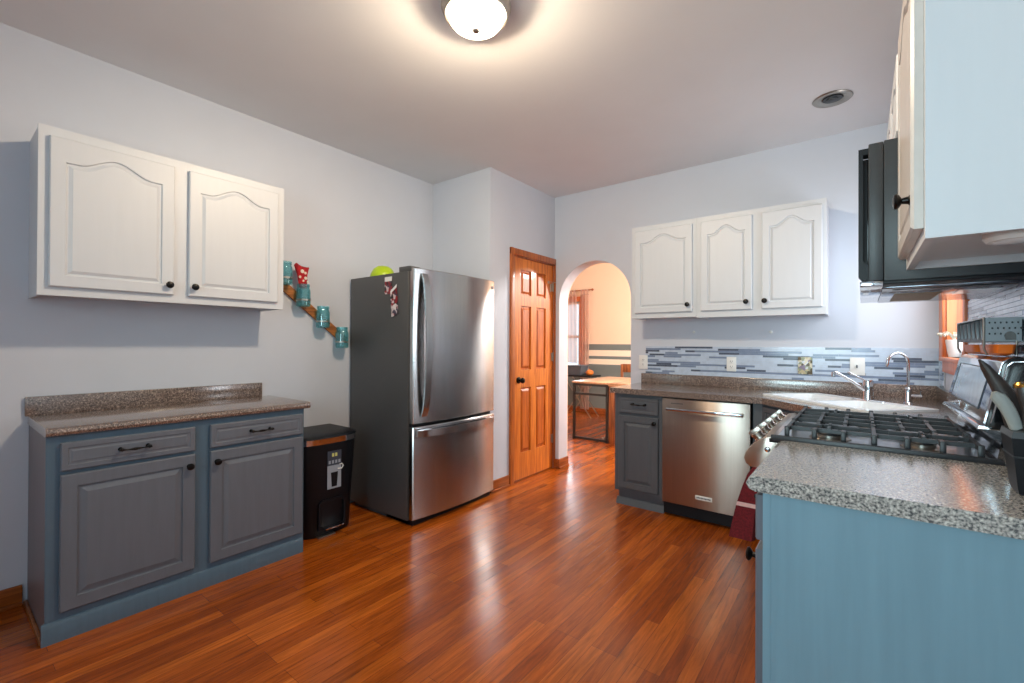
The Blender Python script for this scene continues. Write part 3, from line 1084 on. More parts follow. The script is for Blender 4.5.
# things on the refrigerator
bw = MB().lathe((0.27, 2.14, 1.746), (0, 0, 1), [(0.094, 0.0), (0.096, 0.006), (0.090, 0.03), (0.070, 0.068), (0.04, 0.088), (0.006, 0.092)], 28)
tag(obj('plastic_bowl', bw, M['lime'], loc=(0.27, 2.14, 1.746)), 'lime green plastic bowl upside down on the refrigerator top', 'bowl')
ph = thing('photo_strip', 'square-topped photo print stuck to the dark refrigerator side, left of the two', 'photo', (0.50, 2.021, 1.58), 'photo prints on the refrigerator side')
obj('paper', MB().box(0.455, 0.535, 2.0190, 2.0208, 1.60, 1.722), M['photo'], ph)
obj('white_border', MB().box(0.455, 0.535, 2.0186, 2.0192, 1.690, 1.722), M['plastic'], ph)
ph = thing('photo_strip', 'longer photo print with red and dark figures on the refrigerator side, right of the two', 'photo', (0.58, 2.021, 1.52), 'photo prints on the refrigerator side')
obj('paper', MB().prism([(0.535, 2.0176, 1.435), (0.610, 2.0176, 1.45), (0.592, 2.0176, 1.665), (0.520, 2.0176, 1.615)], (0, 0.0008, 0)), M['photo'], ph)
obj('white_border', MB().prism([(0.522, 2.0172, 1.60), (0.590, 2.0172, 1.64), (0.592, 2.0172, 1.665), (0.520, 2.0172, 1.617)], (0, 0.0006, 0)), M['plastic'], ph)

# ------------------------------------------------------------------ ceiling lamp and recessed light
cl_ = thing('ceiling_light', 'lit round flush ceiling lamp with frosted dome and nickel rim', 'ceiling lamp', (1.835, 1.462, 2.70))
CXL, CYL = 1.835, 1.462
obj('rim', MB().lathe((CXL, CYL, 2.73), (0, 0, -1), [(0.142, 0.0), (0.152, 0.010), (0.152, 0.022), (0.146, 0.030), (0.143, 0.046), (0.134, 0.056), (0.125, 0.052), (0.124, 0.044)], 48, True, False), M['satin'], cl_)
obj('glass_dome', MB().lathe((CXL, CYL, 2.73), (0, 0, -1), [(0.124, 0.046), (0.123, 0.054), (0.117, 0.070), (0.103, 0.088), (0.080, 0.101), (0.05, 0.109), (0.025, 0.112), (0.001, 0.113)], 48, False, True), M['dome'], cl_)
obj('finial', MB().lathe((CXL, CYL, 2.618), (0, 0, -1), [(0.016, 0), (0.017, 0.004), (0.013, 0.012), (0.004, 0.017)], 18), M['satin'], cl_)
sl_ = bpy.data.lights.new('ceiling_lamp_bulb', 'POINT')
sl_.energy = 164
sl_.color = (1.0, 0.82, 0.60)
sl_.shadow_soft_size = 0.06
slo = bpy.data.objects.new('ceiling_lamp_bulb', sl_)
COL.objects.link(slo)
slo.location = (CXL, CYL, 2.667)
rl = thing('recessed_light', 'unlit round recessed downlight with grey trim in the ceiling near the sink', 'recessed light', (3.026, 3.322, 2.73))
obj('trim_ring', MB().lathe((3.026, 3.322, 2.7295), (0, 0, -1), [(0.100, 0.0), (0.102, 0.003), (0.096, 0.008), (0.078, 0.009), (0.064, 0.002), (0.055, -0.0)], 36), M['satin'], rl)
obj('bulb', MB().lathe((3.026, 3.322, 2.7285), (0, 0, -1), [(0.05, 0.0), (0.05, 0.003), (0.03, 0.004), (0.028, 0.010), (0.012, 0.013)], 24), M['mwside'], rl)

# ------------------------------------------------------------------ back run: narrow cabinet, dishwasher, corner base
nb_ = thing('base_cabinet', 'narrow dark grey one-door base cabinet beside the dishwasher', 'cabinet', (1.82, 3.6, 0))
b = MB()
b.box(1.632, 1.646, 3.34, 3.875, 0.115, 0.868).box(1.992, 2.006, 3.34, 3.875, 0.115, 0.868).box(1.646, 1.992, 3.34, 3.875, 0.115, 0.13).box(1.646, 1.992, 3.86, 3.875, 0.13, 0.868)
b.holed(rect2(1.632, 2.008, 0.115, 0.868), [rect2(1.69, 1.96, 0.17, 0.69), rect2(1.69, 1.96, 0.745, 0.82)], (0, 0, 0), (1, 0, 0), (0, 0, 1), (0, 1, 0), 3.322, 3.34)
obj('body', b, M['charcoal'], nb_)
obj('toe_board', MB().box(1.645, 2.006, 3.372, 3.86, 0, 0.114).prism([(1.632, 3.345, 0), (1.632, 3.374, 0), (1.632, 3.374, 0.052), (1.632, 3.364, 0.047), (1.632, 3.352, 0.02)], (0.376, 0, 0)), M['charcoal'], nb_)
dr = obj('drawer', MB().panel((1.980, 3.3215, 0.722), (-1, 0, 0), (0, -1, 0), 0.310, 0.118, 0.02, 0.018, fld=0.005, groove=0.002), M['charcoal'], nb_)
pull(dr, (1.835, 3.3015, 0.795), (1, 0, 0), (0, -1, 0), 0.055)
dd = obj('door', MB().panel((1.980, 3.3215, 0.142), (-1, 0, 0), (0, -1, 0), 0.310, 0.558, 0.02, 0.045, fld=0.02), M['charcoal'], nb_)
knob(dd, (1.955, 3.3015, 0.663), (0, -1, 0))

dw = thing('dishwasher', 'stainless steel dishwasher with bar handle under the back worktop', 'dishwasher', (2.31, 3.6, 0))
obj('body', MB().box(2.015, 2.592, 3.33, 3.87, 0.02, 0.862), M['black'], dw)
obj('toe_panel', MB().box(2.012, 2.592, 3.385, 3.42, 0, 0.11), M['black'], dw)
dpl = obj('door', MB().box(2.012, 2.592, 3.298, 3.335, 0.108, 0.860, 0.004), M['steel_dw'], dw)
obj('handle', MB().bar((2.055, 3.252, 0.788), (2.555, 3.252, 0.788), 0.020, 0.022, (0, 0, 1), 0.005).box(2.058, 2.080, 3.252, 3.299, 0.779, 0.797, 0.003).box(2.530, 2.552, 3.252, 3.299, 0.779, 0.797, 0.003), M['chrome'], dpl)
bd = obj('badge', MB().box(2.247, 2.357, 3.2945, 3.2985, 0.171, 0.200, 0.001), M['plastic'], dpl)
nm = MB()
for k in range(10):
    nm.box(2.256 + k * 0.0094, 2.2625 + k * 0.0094, 3.2938, 3.2946, 0.181 - (0.002 if k % 3 == 0 else 0), 0.190)
obj('badge_lettering', nm, M['labeldk'], bd)
nm = MB()
for k in range(10):
    nm.box(2.077 + k * 0.0084, 2.0825 + k * 0.0084, 3.2972, 3.2982, 0.823, 0.829)
obj('brand_lettering', nm, M['labeldk'], dpl)

cbx = thing('base_cabinet', 'dark grey diagonal corner base cabinet under the sink, behind the range', 'cabinet', (3.1, 3.4, 0))
b = MB().prism([(2.60, 3.335, 0.10), (2.655, 3.335, 0.10), (2.985, 3.0, 0.10), (2.985, 2.655, 0.10), (3.55, 2.655, 0.10), (3.55, 3.87, 0.10), (2.60, 3.87, 0.10)], (0, 0, 0.60))
b.prism([(2.60, 3.335, 0.70), (2.655, 3.335, 0.70), (2.985, 3.0, 0.70), (2.985, 2.655, 0.70), (3.02, 2.655, 0.70), (3.02, 3.015, 0.70), (2.67, 3.37, 0.70), (2.60, 3.37, 0.70)], (0, 0, 0.168))
b.prism([(2.62, 3.40, 0), (2.70, 3.40, 0), (3.05, 3.05, 0), (3.05, 2.66, 0), (3.5, 2.66, 0), (3.5, 3.8, 0), (2.62, 3.8, 0)], (0, 0, 0.10))
obj('body', b, M['charcoal'], cbx)
dg = Vector((0.33, -0.335, 0)).normalized()
obj('false_front', MB().panel(Vector((2.985, 3.0, 0.70)) - dg * 0.02 + Vector((-0.0005, -0.0005, 0)), -dg, (-0.7107, -0.7035, 0), 0.43, 0.15, 0.018, 0.03, fld=0.01), M['charcoal'], cbx)
obj('door', MB().panel(Vector((2.985, 3.0, 0.14)) - dg * 0.02 + Vector((-0.0005, -0.0005, 0)), -dg, (-0.7107, -0.7035, 0), 0.43, 0.53, 0.018, 0.05, fld=0.02), M['charcoal'], cbx)

# L-shaped worktop with the sink cut-out
SC = Vector((3.06, 3.33))
SU = Vector((1, -1)).normalized()   # along the sink
SV = Vector((1, 1)).normalized()    # towards the corner
HL, HD = 0.40, 0.215


def srect(a0, a1, b0, b1, r=0.03, n=5):
    pts = []
    for (ca, cb_, s) in ((a1 - r, b0 + r, -90), (a1 - r, b1 - r, 0), (a0 + r, b1 - r, 90), (a0 + r, b0 + r, 180)):
        for i in range(n + 1):
            an = math.radians(s + 90 * i / n)
            q = SC + SU * (ca + r * math.cos(an)) + SV * (cb_ + r * math.sin(an))
            pts.append((q.x, q.y))
    return pts


bct = thing('countertop', 'brown speckled L-shaped worktop with raised back edge around the corner sink', 'worktop', (2.6, 3.6, 0.87))
mb = MB()
mb.holed([(1.603, 3.898), (1.603, 3.285), (2.66, 3.28), (2.95, 2.965), (2.95, 2.645), (3.556, 2.645), (3.556, 3.898)],
         [srect(-HL + 0.02, HL - 0.02, -HD + 0.02, HD - 0.02)], (0, 0, 0), (1, 0, 0), (0, 1, 0), (0, 0, 1), 0.870, 0.910)
so = obj('slab', mb, M['counter'], bct)
obj('back_edge', MB().box(1.620, 3.556, 3.878, 3.899, 0.9095, 0.996, 0.004), M['counter'], bct)
obj('back_edge', MB().box(3.536, 3.556, 2.645, 3.878, 0.9095, 0.996, 0.004), M['counter'], bct)

sk = thing('sink', 'white double-bowl drop-in sink set diagonally in the corner', 'sink', (SC.x, SC.y, 0.91))
bowls = [(-HL + 0.035, -0.02, -HD + 0.035, HD - 0.085), (0.02, HL - 0.035, -HD + 0.035, HD - 0.085)]
mb = MB().holed(srect(-HL, HL, -HD, HD), [srect(*q, r=0.045) for q in bowls], (0, 0, 0), (1, 0, 0), (0, 1, 0), (0, 0, 1), 0.9102, 0.921)
obj('rim', mb, M['enamel'], sk)
for q in bowls:
    def ringz(ins, z, q=q):
        return [Vector((x, y, z)) for x, y in srect(q[0] + ins, q[1] - ins, q[2] + ins, q[3] - ins, r=0.045)]
    mb = MB().rings([ringz(0, 0.9195), ringz(0.012, 0.80), ringz(0.03, 0.765), ringz(0.06, 0.76)], False, True)
    bb = obj('bowl', mb, M['enamel'], sk)
    c = SC + SU * (q[0] + q[1]) / 2 + SV * (q[2] + q[3]) / 2
    obj('drain', MB().lathe((c.x, c.y, 0.7602), (0, 0, 1), [(0.04, 0), (0.04, 0.003), (0.03, 0.0035), (0.02, 0.001)], 20), M['chrome'], bb)

# faucets
fb = SC + SV * 0.170 + SU * 0.022
fz = 0.921
fa = thing('faucet', 'chrome single-lever kitchen faucet with long low spout on the sink deck', 'faucet', (fb.x, fb.y, fz))
pl = [(fb + SU * (0.11 * math.cos(a)) + SV * (0.026 * math.sin(a))) for a in [2 * math.pi * i / 28 for i in range(28)]]
obj('base_plate', MB().prism([(p.x, p.y, fz) for p in pl], (0, 0, 0.008)), M['chrome'], fa)
obj('body', MB().lathe((fb.x, fb.y, fz + 0.007), (0, 0, 1), [(0.031, 0), (0.028, 0.02), (0.026, 0.07), (0.027, 0.10), (0.024, 0.115), (0.012, 0.122)], 24), M['chrome'], fa)
e = fb - SV * 0.185 - SU * 0.035
sp_ = [(fb.x, fb.y, fz + 0.045)]
for i in range(1, 9):
    f = i / 8
    q = fb + (e - fb) * f
    sp_.append((q.x, q.y, fz + 0.045 + 0.125 * f ** 0.85))
q = fb + (e - fb) * 1.05
sp_ += [(q.x, q.y, fz + 0.164), (q.x, q.y, fz + 0.140)]
obj('spout', MB().tube(sp_, [0.011] * 3 + [0.009] * 6 + [0.011, 0.011], 12), M['chrome'], fa)
lv0 = Vector((fb.x, fb.y, fz + 0.11))
q = fb - SV * 0.10 - SU * 0.035
obj('lever', MB().bar(lv0, (q.x, q.y, fz + 0.168), 0.014, 0.008, (0, 0, 1), 0.002), M['chrome'], fa)

gb = Vector((3.382, 3.53))
gf = thing('faucet', 'small chrome gooseneck water faucet right of the main sink faucet', 'faucet', (gb.x, gb.y, 0.9106))
gd = Vector((-0.86, -0.5)).normalized()
obj('body', MB().lathe((gb.x, gb.y, 0.9106), (0, 0, 1), [(0.022, 0), (0.018, 0.006), (0.016, 0.012), (0.016, 0.085), (0.011, 0.092)], 20), M['chrome'], gf)
pts = [(gb.x, gb.y, 0.99), (gb.x, gb.y, 1.145)]
R_ = 0.055
for i in range(1, 13):
    a = math.pi * i / 12 * 1.02
    q = gb + gd * (R_ - R_ * math.cos(a))
    pts.append((q.x, q.y, 1.145 + R_ * math.sin(a) * 1.1))
q = gb + gd * (2 * R_ + 0.006)
pts.append((q.x, q.y, 1.125))
obj('gooseneck', MB().tube(pts, 0.0075, 12), M['chrome'], gf)
obj('lever', MB().cyl((gb.x + 0.012, gb.y, 0.955), (gb.x + 0.062, gb.y - 0.012, 0.955), 0.009, seg=12).cyl((gb.x + 0.055, gb.y - 0.01, 0.955), (gb.x + 0.056, gb.y - 0.01, 0.985), 0.005, seg=10), M['chrome'], gf)


# ------------------------------------------------------------------ wall plates, hooks
def outlet(x0, x1, z0, z1, label, y=3.892):
    t = thing('wall_outlet', label, 'outlet', ((x0 + x1) / 2, y, (z0 + z1) / 2), 'outlets along the mosaic backsplash')
    obj('cover_plate', MB().box(x0, x1, y - 0.006, y - 0.0005, z0, z1, 0.002), M['plastic'], t)
    cx = (x0 + x1) / 2
    for dz in (-0.020, 0.020):
        cz = (z0 + z1) / 2 + dz
        s = obj('socket', MB().box(cx - 0.016, cx + 0.016, y - 0.0075, y - 0.0055, cz - 0.014, cz + 0.014, 0.001), M['plastic'], t)
        obj('slot', MB().box(cx - 0.008, cx - 0.005, y - 0.0082, y - 0.0070, cz - 0.002, cz + 0.008).box(cx + 0.005, cx + 0.008, y - 0.0082, y - 0.0070, cz - 0.002, cz + 0.008).box(cx - 0.002, cx + 0.002, y - 0.0082, y - 0.0070, cz - 0.010, cz - 0.006), M['labeldk'], s)
    return t


outlet(1.597, 1.675, 1.032, 1.153, 'white outlet at the left end of the mosaic backsplash')
outlet(2.318, 2.388, 1.040, 1.153, 'white outlet on the mosaic backsplash above the dishwasher')
tag(obj('switch_plate', MB().box(2.798, 2.886, 3.884, 3.8915, 1.038, 1.162, 0.002), M['mosaic'], loc=(2.84, 3.888, 1.10)), 'floral painted wall plate on the mosaic backsplash behind the sink', 'switch plate')
sw = thing('switch_plate', 'white wall plate with a small toggle on the mosaic backsplash behind the faucet', 'switch plate', (3.143, 3.888, 1.105))
obj('cover_plate', MB().box(3.102, 3.184, 3.886, 3.8915, 1.045, 1.166, 0.002), M['plastic'], sw)
obj('toggle', MB().box(3.136, 3.144, 3.874, 3.8862, 1.095, 1.115, 0.002), M['labeldk'], sw)
for hx, hz, lbl in ((2.066, 1.353, 'small white wall hook under the single-door wall cabinet'), (2.625, 1.347, 'small white wall hook under the double-door wall cabinet')):
    tag(obj('wall_hook', MB().lathe((hx, BY, hz), (0, -1, 0), [(0.012, 0), (0.012, 0.003), (0.005, 0.006), (0.005, 0.016), (0.008, 0.020), (0.003, 0.024)], 14), M['plastic'], loc=(hx, BY, hz)), lbl, 'hook', 'hooks on the back wall')

# ------------------------------------------------------------------ back wall cabinets
UY = 3.60


def back_upper(x0, x1, doors, label, zb):
    t = thing('wall_cabinet', label, 'cabinet', ((x0 + x1) / 2, 3.75, zb))
    b = MB()
    b.box(x0, x0 + 0.012, UY + 0.018, BY, zb, 2.215).box(x1 - 0.012, x1, UY + 0.018, BY, zb, 2.215)
    b.box(x0 + .012, x1 - .012, UY + 0.018, BY, 2.203, 2.215).box(x0 + .012, x1 - .012, UY + 0.018, BY, zb + 0.014, zb + 0.026).box(x0 + .012, x1 - .012, BY - 0.01, BY, zb + .026, 2.203)
    b.holed(rect2(x0, x1, zb, 2.215), [rect2(a + 0.03, c - 0.03, 1.535, 2.14) for a, c, k in doors], (0, 0, 0), (1, 0, 0), (0, 0, 1), (0, 1, 0), UY, UY + 0.018)
    obj('body', b, M['white'], t)
    for (a, c, k) in doors:
        d = obj('door', MB().panel((c, UY - 0.0005, 1.503), (-1, 0, 0), (0, -1, 0), c - a, 0.672, 0.02, 0.045, arch=0.055, fld=0.012), M['white'], t)
        knob(d, (k, UY - 0.0205, 1.557), (0, -1, 0), 1.05)
    return t


back_upper(1.650, 2.168, [(1.682, 2.138, 2.108)], 'white single-door wall cabinet beside the arch', 1.462)
back_upper(2.169, 2.983, [(2.202, 2.549, 2.514), (2.611, 2.962, 2.630)], 'white double-door wall cabinet above the dishwasher and sink', 1.455)

# ------------------------------------------------------------------ right base cabinet and its worktop
rb = thing('base_cabinet', 'slate blue base cabinet with broad end panel in the right foreground', 'cabinet', (3.26, 1.6, 0))
b = MB()
b.box(2.964, 3.556, 1.335, 1.350, 0.0, 0.868).box(2.964, 3.556, 1.853, 1.868, 0.1, 0.868).box(3.05, 3.556, 1.350, 1.853, 0.10, 0.115).box(3.05, 3.065, 1.35, 1.868, 0, 0.10)
b.box(3.546, 3.556, 1.350, 1.853, 0.115, 0.868)
b.holed(rect2(1.350, 1.868, 0.1, 0.868), [rect2(1.39, 1.83, 0.16, 0.68), rect2(1.39, 1.83, 0.75, 0.82)], (0, 0, 0), (0, 1, 0), (0, 0, 1), (1, 0, 0), 2.964, 2.982)
obj('body', b, M['blue_daylit'], rb)
obj('corner_stile', MB().box(2.964, 2.982, 1.3338, 1.3349, 0.0, 0.868), M['blue_daylit'], rb)
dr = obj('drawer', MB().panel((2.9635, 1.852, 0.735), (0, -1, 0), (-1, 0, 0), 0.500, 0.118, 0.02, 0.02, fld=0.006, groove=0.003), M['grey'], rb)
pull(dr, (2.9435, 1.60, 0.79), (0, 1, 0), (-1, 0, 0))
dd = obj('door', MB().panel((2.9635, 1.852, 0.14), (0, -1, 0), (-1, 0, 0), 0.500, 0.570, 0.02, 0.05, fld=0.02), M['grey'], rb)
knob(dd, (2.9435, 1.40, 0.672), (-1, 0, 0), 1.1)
rct = tag(obj('countertop', MB().prism([(2.948, 1.318, 0.870), (2.934, 1.318, 0.876), (2.927, 1.318, 0.890), (2.934, 1.318, 0.904), (2.948, 1.318, 0.910), (3.556, 1.318, 0.910), (3.556, 1.318, 0.870)], (0, 0.552, 0)), M['counter_daylit'], loc=(3.25, 1.6, 0.87)),
          'speckled worktop, daylight painted into its pale grey, with rounded end in the right foreground', 'worktop')

# ------------------------------------------------------------------ right wall cabinets
RZ = 1.484
ru = thing('wall_cabinet', 'white wall cabinet with plain pale side at the right edge, nearest the viewer', 'cabinet', (3.41, 1.6, RZ))
b = MB()
b.box(3.294, 3.556, 1.335, 1.349, RZ, 2.215).box(3.294, 3.556, 1.852, 1.866, RZ, 2.215).box(3.294, 3.556, 1.349, 1.852, 2.2, 2.215).box(3.294, 3.556, 1.349, 1.852, RZ + 0.022, RZ + 0.034).box(3.546, 3.556, 1.349, 1.852, RZ + 0.034, 2.2)
b.holed(rect2(1.335, 1.866, RZ, 2.215), [rect2(1.39, 1.80, 1.56, 2.15)], (0, 0, 0), (0, 1, 0), (0, 0, 1), (1, 0, 0), 3.277, 3.294)
obj('body', b, M['white'], ru)
dd = obj('door', MB().panel((3.2765, 1.825, 1.512), (0, -1, 0), (-1, 0, 0), 0.465, 0.672, 0.022, 0.045, arch=0.05, fld=0.012, bevel=0.006), M['edge'], ru, label='door with worn cream edges')
knob(dd, (3.2545, 1.386, 1.585), (-1, 0, 0), 1.1)
pk = thing('puck_light', 'white round puck light under the right wall cabinet', 'light', (3.435, 1.46, RZ))
obj('housing', MB().lathe((3.435, 1.46, RZ + 0.0225), (0, 0, -1), [(0.052, 0), (0.052, 0.018), (0.046, 0.026), (0.038, 0.027)], 32), M['plastic'], pk)
obj('lens', MB().lathe((3.435, 1.46, RZ - 0.0045), (0, 0, -1), [(0.036, 0), (0.030, 0.003), (0.003, 0.004)], 28), M['enamel'], pk)

ua = thing('wall_cabinet', 'short white wall cabinet above the microwave', 'cabinet', (3.41, 2.25, 1.915))
b = MB().box(3.294, 3.556, 1.868, 2.634, 1.912, 2.215)
b.holed(rect2(1.868, 2.634, 1.912, 2.215), [rect2(1.93, 2.22, 1.97, 2.16), rect2(2.28, 2.57, 1.97, 2.16)], (0, 0, 0), (0, 1, 0), (0, 0, 1), (1, 0, 0), 3.277, 3.294)
obj('body', b, M['white'], ua)
for y1, ky in ((2.242, 2.215), (2.612, 2.285)):
    dd = obj('door', MB().panel((3.2765, y1, 1.935), (0, -1, 0), (-1, 0, 0), 0.345, 0.25, 0.022, 0.045, arch=0.03, fld=0.012), M['white'], ua)
    knob(dd, (3.2545, ky, 1.97), (-1, 0, 0))

# ------------------------------------------------------------------ microwave
mwv = thing('microwave', 'black over-the-range microwave with vertical handle above the gas range', 'microwave', (3.39, 2.25, 1.456))
obj('body', MB().box(3.223, 3.550, 1.872, 2.632, 1.456, 1.906, 0.002), M['mwside'], mwv)
dd = obj('door', MB().box(3.184, 3.222, 1.872, 2.632, 1.458, 1.904, 0.003), M['mwside'], mwv)
obj('door_glass', MB().box(3.181, 3.186, 2.10, 2.60, 1.50, 1.87, 0.001), M['blackgl'], dd)
obj('control_panel', MB().box(3.181, 3.186, 1.93, 2.08, 1.50, 1.87, 0.001), M['blackgl'], dd)
hd = MB()
hd.prism([(3.184, 1.876, 1.462), (3.168, 1.876, 1.462), (3.158, 1.876, 1.475), (3.158, 1.876, 1.892), (3.170, 1.876, 1.892), (3.170, 1.876, 1.525), (3.184, 1.876, 1.508)], (0, 0.045, 0))
hd.box(3.170, 3.184, 1.876, 1.921, 1.872, 1.892)
obj('handle', hd, M['black'], dd)
obj('handle_recess', MB().box(3.170, 3.184, 1.935, 1.945, 1.50, 1.875), M['black'], dd)
obj('front_lip', MB().box(3.162, 3.222, 1.876, 2.60, 1.441, 1.4575, 0.002), M['mirror'], mwv)
obj('side_skirt', MB().box(3.2225, 3.55, 1.874, 1.984, 1.446, 1.4565, 0.002), M['black'], mwv)
un = obj('underside', MB().box(3.2225, 3.55, 1.985, 2.62, 1.440, 1.4565, 0.003), M['dimmirror'], mwv)
obj('grease_filter', MB().box(3.262, 3.39, 2.19, 2.54, 1.4385, 1.4405), M['filter'], un)
obj('vent_slot', MB().box(3.25, 3.54, 2.005, 2.03, 1.4385, 1.4405), M['black'], un)
obj('lamp_lens', MB().box(3.43, 3.53, 2.15, 2.30, 1.4385, 1.4405), M['enamel'], un)

# ------------------------------------------------------------------ gas range
RY0, RY1 = 1.883, 2.637
rg = thing('gas_range', 'stainless gas range with black grates and sloped knob panel between the worktops', 'range', (3.2, 2.26, 0))
obj('body', MB().box(2.935, 3.545, RY0 + 0.002, RY1 - 0.002, 0.05, 0.898).box(2.98, 3.5, RY0 + 0.02, RY1 - 0.02, 0.0, 0.05), M['mwside'], rg)
ov = obj('oven_door', MB().box(2.895, 2.934, RY0 + 0.004, RY1 - 0.004, 0.24, 0.785, 0.004), M['steel'], rg)
obj('oven_window', MB().box(2.892, 2.896, RY0 + 0.12, RY1 - 0.12, 0.36, 0.64, 0.001), M['blackgl'], ov)
obj('handle', MB().cyl((2.845, RY0 + 0.05, 0.745), (2.845, RY1 - 0.05, 0.745), 0.012, seg=14).box(2.845, 2.896, RY0 + 0.06, RY0 + 0.08, 0.736, 0.754, 0.002).box(2.845, 2.896, RY1 - 0.08, RY1 - 0.06, 0.736, 0.754, 0.002), M['chrome'], ov)
dwr = obj('drawer', MB().box(2.897, 2.934, RY0 + 0.004, RY1 - 0.004, 0.06, 0.232, 0.004), M['steel'], rg)
obj('control_panel', MB().prism([(2.934, RY0, 0.905), (2.905, RY0, 0.916), (2.880, RY0, 0.908), (2.846, RY0, 0.882), (2.824, RY0, 0.852), (2.817, RY0, 0.828), (2.824, RY0, 0.806), (2.842, RY0, 0.796), (2.880, RY0, 0.797), (2.934, RY0, 0.80)], (0, RY1 - RY0, 0), 0.002), M['steel_dw'], rg)
obj('screw', MB().lathe((2.895, RY0 + 0.001, 0.868), (0, -1, 0), [(0.010, 0), (0.010, 0.002), (0.007, 0.004), (0.002, 0.0045)], 14), M['chrome'], rg)
kn = Vector((-0.66, 0, 0.75)).normalized()
kd = Vector((0.75, 0, 0.66)).normalized()
for i in range(5):
    c = Vector((2.859, RY0 + 0.085 + i * 0.146, 0.892))
    kp = MB().lathe(c, kn, [(0.024, 0.0), (0.024, 0.004), (0.019, 0.006), (0.021, 0.022), (0.019, 0.024)], 22)
    k = obj('knob', kp, M['satin'], rg)
    obj('grip', MB().obox(c + kn * 0.028, kd, (0, 1, 0), kn, 0.022, 0.005, 0.012, 0.002), M['satin'], k)
ck = MB().holed(rect2(2.900, 3.485, RY0, RY1), [], (0, 0, 0), (1, 0, 0), (0, 1, 0), (0, 0, 1), 0.896, 0.911)
ctp = obj('cooktop', ck, M['cooksteel'], rg)
obj('cooktop_rim', MB().box(2.905, 3.49, RY0 - 0.003, RY0 + 0.014, 0.900, 0.924, 0.003).box(2.905, 3.49, RY1 - 0.014, RY1 + 0.003, 0.900, 0.924, 0.003).box(3.474, 3.49, RY0 + 0.014, RY1 - 0.014, 0.905, 0.924, 0.003), M['iron'], rg)
GX0, GX1 = 2.945, 3.455
burner_y = (RY0 + 0.135, (RY0 + RY1) / 2, RY1 - 0.135)
for (bx, by, r) in ((3.075, burner_y[0], 0.042), (3.325, burner_y[0], 0.034), (3.20, burner_y[1], 0.05), (3.075, burner_y[2], 0.034), (3.325, burner_y[2], 0.042)):
    bo = obj('burner', MB().lathe((bx, by, 0.911), (0, 0, 1), [(r + 0.022, 0), (r + 0.02, 0.003), (r, 0.006), (r, 0.014), (r - 0.004, 0.016)], 26), M['satin'], rg)
    obj('burner_cap', MB().lathe((bx, by, 0.9265), (0, 0, 1), [(r - 0.006, 0), (r - 0.004, 0.003), (r - 0.006, 0.007), (0.003, 0.008)], 26), M['iron'], bo)
for gi in range(3):
    y0 = RY0 + 0.022 + gi * 0.2375
    y1 = y0 + 0.231
    g = MB()
    gz0, gz1 = 0.936, 0.952
    zc, hh_ = (gz0 + gz1) / 2, gz1 - gz0
    xs = [GX0 + 0.008 + (GX1 - GX0 - 0.016) * k / 6 for k in range(7)]
    yc = (y0 + y1) / 2
    cs_ = [(3.075, yc), (3.325, yc)] if gi != 1 else [(3.20, yc)]
    # bars running across the range depth: outer legs with raised ends, inner ends stop short of the burner
    for k, xx in enumerate(xs):
        for yy, sg in ((y0, 1), (y1, -1)):
            near = min(abs(xx - c[0]) for c in cs_)
            ln = 0.07 if near < 0.05 else (y1 - y0) / 2
            g.bar((xx, yy + sg * 0.003, zc), (xx, yy + sg * ln, zc), 0.011, hh_)
            g.box(xx - 0.0075, xx + 0.0075, min(yy, yy + sg * 0.012), max(yy, yy + sg * 0.012), 0.9112, gz1 + 0.004, 0.002)
    # long bars along the range depth
    for yy in (y0 + 0.062, y1 - 0.062):
        g.bar((xs[0], yy, zc), (xs[-1], yy, zc), 0.010, hh_ - 0.002)
    for (cx, cy) in cs_:
        for k in range(4):
            a = math.pi / 2 * k
            dx, dy = math.cos(a), math.sin(a)
            g.bar((cx + dx * 0.024, cy + dy * 0.024, zc + 0.003), (cx + dx * (0.085 if dx else 0.054), cy + dy * 0.06, zc + 0.003), 0.009, hh_ + 0.005)
    obj('grate', g, M['iron'], rg)
# backguard with sloped console
obj('riser', MB().prism([(3.474, RY0 + 0.01, 0.905), (3.545, RY0 + 0.01, 0.905), (3.545, RY0 + 0.01, 1.02), (3.492, RY0 + 0.01, 1.02)], (0, RY1 - RY0 - 0.02, 0)), M['mirror'], rg)
obj('console_shelf', MB().prism([(3.436, RY0 + 0.016, 1.004), (3.54, RY0 + 0.016, 1.004), (3.54, RY0 + 0.016, 1.016), (3.440, RY0 + 0.016, 1.016)], (0, RY1 - RY0 - 0.03, 0), 0.002), M['chrome'], rg)
cn = obj('console', MB().prism([(3.448, RY0 + 0.022, 1.022), (3.456, RY0 + 0.022, 1.018), (3.545, RY0 + 0.022, 1.018), (3.545, RY0 + 0.022, 1.212), (3.504, RY0 + 0.022, 1.216), (3.488, RY0 + 0.022, 1.204)], (0, RY1 - RY0 - 0.04, 0), 0.002), M['mirror'], rg)
cap = MB()
outl = [(3.452, 1.012), (3.545, 1.012), (3.548, 1.208), (3.520, 1.220), (3.502, 1.214), (3.488, 1.196)]
cap.prism([(x, RY0 + 0.012, z) for x, z in outl], (0, 0.0095, 0), 0.002)
obj('end_cap', cap, M['blackgl'], cn)
obj('end_trim', MB().tube([(x, RY0 + 0.0115, z) for x, z in [(3.464, 1.025), (3.497, 1.192), (3.508, 1.204), (3.54, 1.206)]], 0.0025, 8), M['chrome'], cn)
# display on the sloped face
fa0, fa1 = Vector((3.448, 0, 1.022)), Vector((3.488, 0, 1.204))
fd = (fa1 - fa0).normalized()
fn_ = Vector((-fd.z, 0, fd.x))
dc = fa0 + fd * 0.098 + fn_ * 0.0012 + Vector((0, 2.27, 0))
obj('display', MB().obox(dc, fd, (0, 1, 0), fn_, 0.062, 0.26, 0.001), M['tile_mid'], cn)

